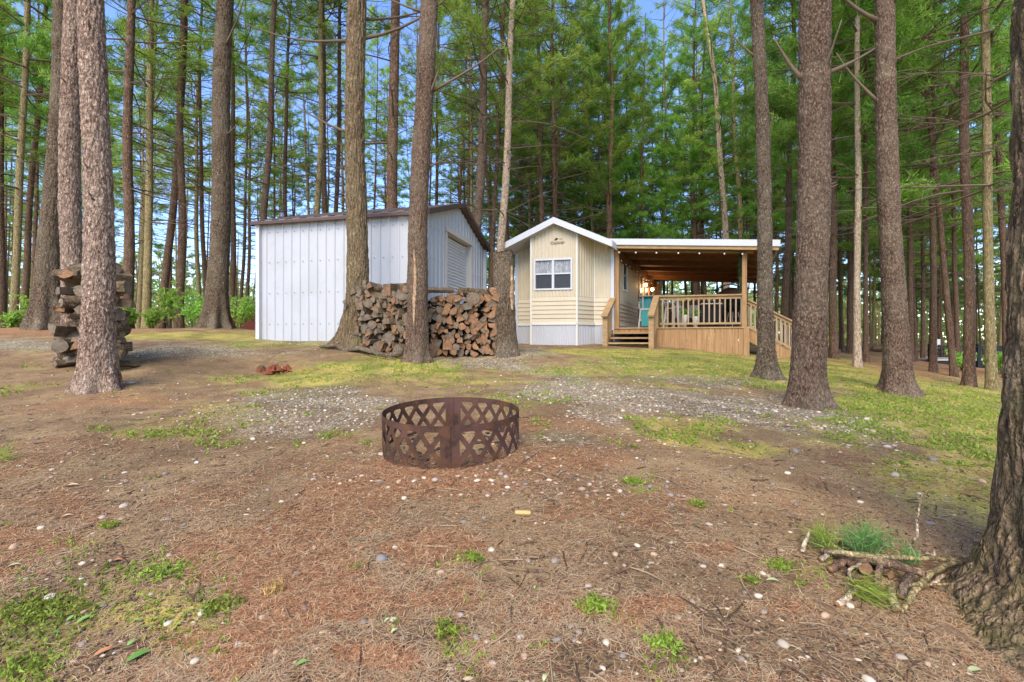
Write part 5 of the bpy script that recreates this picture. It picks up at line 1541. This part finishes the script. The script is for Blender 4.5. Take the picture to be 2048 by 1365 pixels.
# crumbs of soil and bark
def chunks(n, seed, y0, y1, smin, smax, pal, wf, name, label, cat, flat=.55, mat=None):
    g_, x, y, z = samp(n, y0, y1, seed, 1.0)
    k_ = wf(g_, x, y, z); x, y, z = x[k_], y[k_], z[k_]; n = len(x)
    ico = np.array([[0,0,1],[.894,0,.447],[.276,.851,.447],[-.724,.526,.447],[-.724,-.526,.447],[.276,-.851,.447],[.724,.526,-.447],[-.276,.851,-.447],[-.894,0,-.447],[-.276,-.851,-.447],[.724,-.526,-.447],[0,0,-1]])
    fi = np.array([[0,1,2],[0,2,3],[0,3,4],[0,4,5],[0,5,1],[1,6,2],[2,7,3],[3,8,4],[4,9,5],[5,10,1],[2,6,7],[3,7,8],[4,8,9],[5,9,10],[1,10,6],[6,11,7],[7,11,8],[8,11,9],[9,11,10],[10,11,6]])
    s = smin * (smax / smin) ** (g_.random(n) ** 1.8)
    a = g_.uniform(0, 6.28, n); sx = s * g_.uniform(.9, 1.6, n); sy = s * g_.uniform(.7, 1.1, n); sz = s * flat * g_.uniform(.7, 1.2, n)
    p = ico[None] * (1 + g_.normal(0, .1, (n, 12, 1)))
    X = p[:, :, 0] * sx[:, None]; Y = p[:, :, 1] * sy[:, None]; Z = p[:, :, 2] * sz[:, None]
    ca, sa = np.cos(a)[:, None], np.sin(a)[:, None]
    V = np.stack([X * ca - Y * sa + x[:, None], X * sa + Y * ca + y[:, None], Z + (z + sz * .35)[:, None]], -1).reshape(-1, 3)
    Fc = (fi[None] + (np.arange(n) * 12)[:, None, None]).reshape(-1, 3)
    c = np.array(pal)[g_.integers(0, len(pal), n)] * g_.uniform(.8, 1.15, (n, 1))
    link(name, npmesh(name, V, Fc, mat or M_PEBBLE, True, attr={'tone': np.repeat(np.clip(c, 0, 1), 12, 0)}), kind='stuff', label=label, cat=cat)
PP = [sr(176,160,142), sr(150,132,114), sr(124,108,94), sr(196,182,160), sr(162,132,104), sr(132,122,112), sr(180,162,130)]
chunks(42000, 71, 682, 1000, .005, .020, PP, lambda g_, x, y, z: g_.random(len(x)) < np.clip(zone(x, y, z, GRAV) * .7 + .02, 0, .9) * np.where(y < 4, .35, 1), 'gravel', 'pale gravel and pebbles strewn over the yard', 'gravel')
chunks(9000, 72, 860, 1420, .003, .011, PP, lambda g_, x, y, z: g_.random(len(x)) < .045, 'fine_gravel', 'tiny pebbles among the needles in the foreground', 'gravel')
chunks(26000, 73, 860, 1420, .0025, .008, [sr(84,66,52), sr(112,88,68), sr(66,52,42), sr(134,104,78)], lambda g_, x, y, z: g_.random(len(x)) < .8, 'soil_crumbs', 'dark soil crumbs and bark bits in the foreground', 'soil')
chunks(14000, 74, 700, 1420, .004, .015, [sr(160,140,114), sr(134,110,86), sr(184,164,134), sr(104,84,66), sr(150,118,90)], lambda g_, x, y, z: (g_.random(len(x)) < .35) & (fbm(np.stack([x * 3, y * 3, x * 0], 1), 3, 66) > .42), 'leaf_litter', 'flat tan bits of leaf and bark lying on the ground', 'leaf litter', flat=.16, mat=M_LITTER)
# weeds and moss
g_, x, y, z = samp(190000, 690, 1420, 81, 1.0)
gw = zone(x, y, z, GREEN); pt = fbm(np.stack([x * 5, y * 5, x * 0], 1), 3, 16); pl = fbm(np.stack([x * 1.2, y * 1.2, x * 0], 1), 2, 26)
keep = g_.random(len(x)) < np.clip((gw * 1.0 + (pt - .43) * 2.6 + (pl - .37) * .6 - .62) * 2.2, 0, np.where(y < 3.2, .025, np.where(y < 5, .4, 1)))
x, y, z = x[keep], y[keep], z[keep]
px_ = CX + F * x / y
cen = np.stack([x, y, z + .006], 1)
tone = np.clip(.3 + .7 * fbm(cen * 3, 2, 9) + g_.normal(0, .12, len(x)) + .12 * (y > 4), 0, 1)
near = y < 3.2
V1, F1, T1 = tufts(cen[near], np.tile([0, 0, .45], (near.sum(), 1)), tone[near], 8, .016, .007, 5, .8)
V2, F2, T2 = tufts(cen[~near], np.tile([0, 0, .4], ((~near).sum(), 1)), tone[~near], 4, .030, .012, 6, .8)
V = np.concatenate([V1, V2]); Fc = np.arange(len(V)).reshape(-1, 3)
link('weeds', npmesh('weeds', V, Fc, M_WEED, attr={'tone': np.concatenate([T1, T2])}), kind='stuff', label='low yellow-green weeds and moss growing in patches', cat='weeds')
print('weeds', len(x))
# larger weed clumps in the foreground: things of their own
def clump(px, py, r, n, label, seed, leaf=.017, group=None):
    x, y, z = [float(q[0]) for q in hit(px, py)]
    g_ = np.random.default_rng(seed); e = empty('weed_plant', (x, y, z), label, 'weed', group)
    cen = g_.normal(0, 1, (n, 3)) * np.array([r, r * .8, .004]) + np.array([0, 0, .012]); cen[:, 2] = np.abs(cen[:, 2])
    V, Fc, T = tufts(cen, np.tile([0, 0, .4], (n, 1)), g_.uniform(.2, .9, n), 6, leaf, leaf * .5, seed, .9)
    link('foliage', npmesh('foliage', V, Fc, M_WEED, attr={'tone': T}), e)
    m = MB()
    for q in range(8):
        a = g_.uniform(0, 6.28); m.tube([(0, 0, -.005), (math.cos(a) * r * .6, math.sin(a) * r * .6, .015)], [.0015, .001], 4)
    m.build('stems', M_WEED, e)
for i, (a, b, r, n, lb) in enumerate([(1195,1215,.03,90,'bright weed clump in the lower foreground right of centre'),(1265,966,.03,60,'bright weed clump right of the fire ring'),(945,1120,.02,40,'small weed clump below the fire ring'),
   (1325,1292,.03,60,'weed clump round the green leaf in the lower foreground'),(330,1150,.05,90,'leafy weed clump in the left foreground'),(440,1215,.04,70,'weed clump right of the left foreground\'s largest clump'),
   (75,1225,.07,160,'large bright weed clump near the lower left corner'),(70,1335,.05,100,'dark weed clump in the lower left corner'),(1398,1012,.018,30,'small weed clump right of the corn cob'),(1560,1135,.03,60,'round-leaved weed clump left of the stick pile'),
   (220,1055,.02,30,'tiny weed clump in the left foreground'),(1505,1165,.015,24,'tiny weed left of the stick pile\'s front'),(890,1265,.025,34,'sparse weed below centre')]):
    clump(a, b, r, n, lb, 200 + i)

# green leaves
def leaf(px, py, L, rot, c, label, group=None, curl=.25, hz_=.006, tilt=0):
    x, y, z = [float(q[0]) for q in hit(px, py)]
    n = 9; V = []; wds = [0, .55, .85, 1, .98, .85, .62, .34, 0]
    for i in range(n):
        f = i / (n - 1)
        for s in (-1, 0, 1): V.append(((f - .5) * L, s * wds[i] * L * .21, .006 * math.sin(f * 3.1) + abs(s) * wds[i] * L * .21 * curl))
    V += [(-.5 * L - L * .16, 0, -.0), (-.5 * L, .0015, 0), (-.5 * L, -.0015, 0)]
    fs = [(i * 3 + j, (i + 1) * 3 + j, (i + 1) * 3 + j + 1, i * 3 + j + 1) for i in range(n - 1) for j in (0, 1)] + [(n * 3, n * 3 + 1, n * 3 + 2)]
    me = npmesh('fallen_leaf', V, fs, c, True)
    o = link('fallen_leaf', me, loc=(x, y, z + hz_), label=label, cat='leaf', group=group); o.rotation_euler = (tilt, -.1, rot)
LG = plain('leaf_green', sr(122,152,78), .5, .15, 40); LP = plain('leaf_pale', sr(168,178,126), .5, .12, 40); LD = plain('leaf_deep_green', sr(88,132,50), .45, .12, 30); LB = plain('leaf_brown', sr(176,120,78), .7, .2, 40); LT = plain('leaf_tan', sr(206,170,134), .7, .15, 40)
for a in [(172,1242,.055,.9,LG,'pale green leaf in the left foreground, upper of two side by side'),(146,1240,.04,1.1,LG,'narrow green leaf left of the pale green leaf in the left foreground'),(280,1316,.075,.8,LD,'long bright green leaf at the lower left'),
          (266,1290,.04,1.1,LG,'green leaf just above the long bright green leaf'),(110,1272,.035,.2,LD,'small deep green leaf in the lower left weeds'),(272,1247,.035,.1,LG,'small green leaf among weeds in the left foreground'),(28,1135,.05,.5,LP,'pale leaf near the left edge of the foreground'),
          (776,1245,.028,.6,LP,'pale green leaf below centre, upper of a pair'),(790,1266,.032,.7,LP,'pale green leaf below centre, lower of a pair'),(605,1332,.045,.5,LG,'folded green leaf at the bottom left of centre'),
          (1324,1297,.045,-.9,LG,'green leaf standing in weeds in the lower right foreground'),(1545,1165,.05,-.35,LP,'pale green leaf left of the stick pile'),(846,1150,.028,.2,LD,'small round green leaf in the middle foreground'),(1090,1360,.03,1.2,LP,'pale leaf at the bottom edge'),
          (1070,1178,.022,1.3,LG,'small yellow-green leaf in the middle foreground'),(1244,1047,.03,-.3,LG,'small green leaf right of the corn cob'),(540,900,.05,.2,LP,'pale leaf on the ground left of the fire ring'),(210,894,.06,.1,LP,'pale green leaf flat on the needles at middle left'),
          (480,892,.03,1.2,LG,'upright green leaf left of the fire ring'),(60,845,.05,.3,LP,'pale curled leaf at middle left'),(1787,1192,.05,-.9,LD,'bright green leaf stuck in the stick pile\'s front'),(1950,1345,.05,.0,LP,'yellowish leaf at the lower right corner'),
          (210,1308,.06,.7,LB,'brown oak leaf at the lower left'),(235,1125,.045,.2,LB,'brown leaf in the left foreground'),(144,974,.075,.25,LT,'tan curled leaf at middle left'),(135,1035,.05,.5,LT,'tan leaf left of centre foreground'),(1090,880,.05,0,LT,'tan leaf right of the fire ring'),
          (1218,1002,.035,.3,LT,'pinkish tan leaf right of the fire ring'),(725,1100,.04,.8,LB,'brown leaf lying below the fire ring'),(1090,1050,.02,1.0,LT,'tiny tan leaf near the corn cob')]:
    leaf(*a)
x, y, z = [float(q[0]) for q in hit(1046, 1031)]
e = empty('corn_cob', (x, y, z + .012), 'yellow bare corn cob on the ground below the fire ring', 'corn cob', rot=(0, 0, -.1))
m = MB(); m.tube([(-.04, 0, 0), (-.036, 0, 0), (-.01, 0, 0), (.02, 0, 0), (.036, 0, 0), (.04, 0, 0)], [.004, .010, .012, .0118, .009, .004], 14, jit=.12); m.build('cob', plain('cob', sr(180,158,100), .8, .25, 150, bumpd=.003), e)

# separate stones
def stone_mesh(seed):
    g_ = np.random.default_rng(seed); nu, nv = 16, 10; V = []
    for j in range(nv + 1):
        t = math.pi * j / nv
        for i in range(nu):
            a = 2 * math.pi * i / nu; V.append((math.sin(t) * math.cos(a), math.sin(t) * math.sin(a), math.cos(t)))
    V = np.array(V); r_ = 1 + (fbm(V * 1.3 + seed, 3, seed) - .43) * .7
    V = V * r_[:, None] * np.array([1, g_.uniform(.6, .9), g_.uniform(.4, .6)])
    Fc = np.array([[j * nu + i, (j + 1) * nu + i, (j + 1) * nu + (i + 1) % nu, j * nu + (i + 1) % nu] for j in range(nv) for i in range(nu)])
    return npmesh('stone', V, Fc, STM[seed % len(STM)], True)
STM = [plain('stone_a', sr(168,152,132), .8, .18, 60, bumpd=.002), plain('stone_b', sr(142,128,114), .8, .2, 60, bumpd=.002), plain('stone_c', sr(176,146,116), .8, .15, 60, bumpd=.002), plain('stone_d', sr(120,114,108), .8, .2, 60), plain('stone_e', sr(190,176,154), .8, .15, 60)]
for i in range(5): pass
STN = [stone_mesh(i) for i in range(15)]
SL_ = [(765,910,.028,'tan stone touching the fire ring\'s left foot'),(798,965,.019,'pale stone just below the fire ring, left of two'),(848,957,.014,'pale stone just below the fire ring, right of two'),(1110,1123,.02,'tan stone right of the middle foreground'),
 (764,1120,.028,'yellowish stone in the middle foreground'),(248,1014,.022,'grey flat stone in the left foreground'),(30,1096,.024,'grey stone near the left edge'),(82,1057,.016,'tan stone in the left foreground'),(592,1150,.016,'blue-grey stone in the left foreground'),
 (608,1218,.016,'grey oval stone in the lower left of centre'),(655,1140,.014,'pale stone left of the middle foreground'),(790,1316,.014,'brown stone near the bottom, left of centre'),(1442,1132,.014,'pale stone in the right foreground'),(1245,1030,.014,'small white stone right of the corn cob'),
 (968,1037,.014,'white stone left of the corn cob'),(1343,1086,.012,'flat white stone in the right foreground'),(1308,1110,.015,'grey-tan stone in the right foreground'),(1212,1286,.014,'tan oval stone near the bottom right of centre'),(1157,1265,.012,'pair of pale stones near the bottom'),
 (1245,1313,.012,'white upright stone near the bottom right of centre'),(1566,1290,.020,'pale oval stone left of the lower right corner'),(1650,1233,.018,'cream oval stone below the stick pile'),(1700,1213,.017,'pinkish stone touching the grey stick'),(1626,1250,.012,'grey stone below the stick pile\'s left'),
 (1690,1267,.010,'small cream stone below the stick pile'),(1802,1317,.018,'grey-blue stone in front of the huge root'),(1855,1330,.014,'brownish stone in front of the huge root'),(1738,1362,.02,'pale stone at the bottom right edge'),(1528,1226,.014,'blue-grey stone right of the bottom centre'),
 (1590,905,.03,'flat pinkish stone on the slope right of centre'),(1775,895,.03,'cream stone on the slope below the flared reddish pine'),(1745,865,.032,'pale grey stone below the reddish pines'),(1735,840,.035,'large pale stone in the pebbles below the reddish pines'),(1705,845,.032,'rounded grey stone among the pebbles below the reddish pines'),
 (1865,922,.03,'greyish stone in the green weeds at right'),(1790,952,.028,'white and brown stone in the green weeds at right'),(1963,965,.026,'pale stone in the weeds near the huge trunk'),(1575,947,.02,'white stone on bare soil right of centre'),(1355,940,.018,'white stone right of the fire ring'),(1860,1048,.022,'brown-white stone near the upright twig'),
 (262,768,.05,'flat pale stone right of the pale grey pine\'s foot'),(1190,1030,.012,'small cream stone above the corn cob'),(100,1196,.02,'tan stone beside weeds at lower left'),(166,1290,.014,'cream stone at the lower left'),(1300,975,.016,'pale stone right of the ring beside the tan leaf')]
for i, (a, b, s, lb) in enumerate(SL_):
    x, y, z = [float(q[0]) for q in hit(a, b)]
    o = link('stone', STN[(i * 7) % 15], loc=(x, y, z + s * .15), label=lb, cat='stone'); o.scale = (s, s, s); o.rotation_euler = (0, 0, (i * 1.3) % 3)
g_ = np.random.default_rng(91); c = 0
while c < 110:
    a, b = g_.uniform(20, 1900), g_.uniform(870, 1350)
    if a > 1580 and b > 1050: continue
    x, y, z = [float(q[0]) for q in hit(a, b)]
    if (x - RX) ** 2 + (y - RY) ** 2 < .26: continue
    s = g_.uniform(.006, .013) * (1 + .15 * y)
    if a < 1024: lb, gr = 'small stone lying in the brown needles of the left half', 'small stones in the left half'
    else: lb, gr = 'small stone lying in the brown needles of the right half', 'small stones in the right half'
    o = link('stone', STN[int(g_.integers(0, 15))], loc=(x, y, z + s * .2), label=lb, cat='stone', group=gr); o.scale = (s, s, s); o.rotation_euler = (0, 0, g_.uniform(0, 6.28)); c += 1
# twigs on the ground
for (pts, r, lb) in [([(693,1079),(740,1080),(800,1075),(840,1062)], .004, 'long dark twig lying below the fire ring'), ([(458,1292),(500,1255),(540,1215)], .003, 'thin dark twig pointing at the golden needle tuft'),
        ([(1340,962),(1365,975),(1388,990)], .004, 'short dark twig right of the fire ring'), ([(1015,940),(1045,925),(1078,905)], .004, 'reddish twig leaning at the fire ring\'s right foot'), ([(380,1155),(420,1135),(450,1125)], .002, 'thin brown twig in the left foreground'),
        ([(1520,850),(1560,852),(1590,854)], .006, 'short pale twig before the thick reddish pine'), ([(1145,955),(1180,968)], .008, 'dark bark piece right of the fire ring'), ([(1650,974),(1672,990)], .005, 'thin brown twig on the slope at right')]:
    q = [gp(a, b, .005) for a, b in pts]; b0 = q[0]; m = MB(); m.tube([p - b0 for p in q], [r, r * .9, r * .7, r * .5][:len(q)], 6, jit=.2)
    link('twig', npmesh('twig', m.v, m.f, M_TWIG, True), loc=b0, label=lb, cat='twig')
print('objects', len(col.objects))
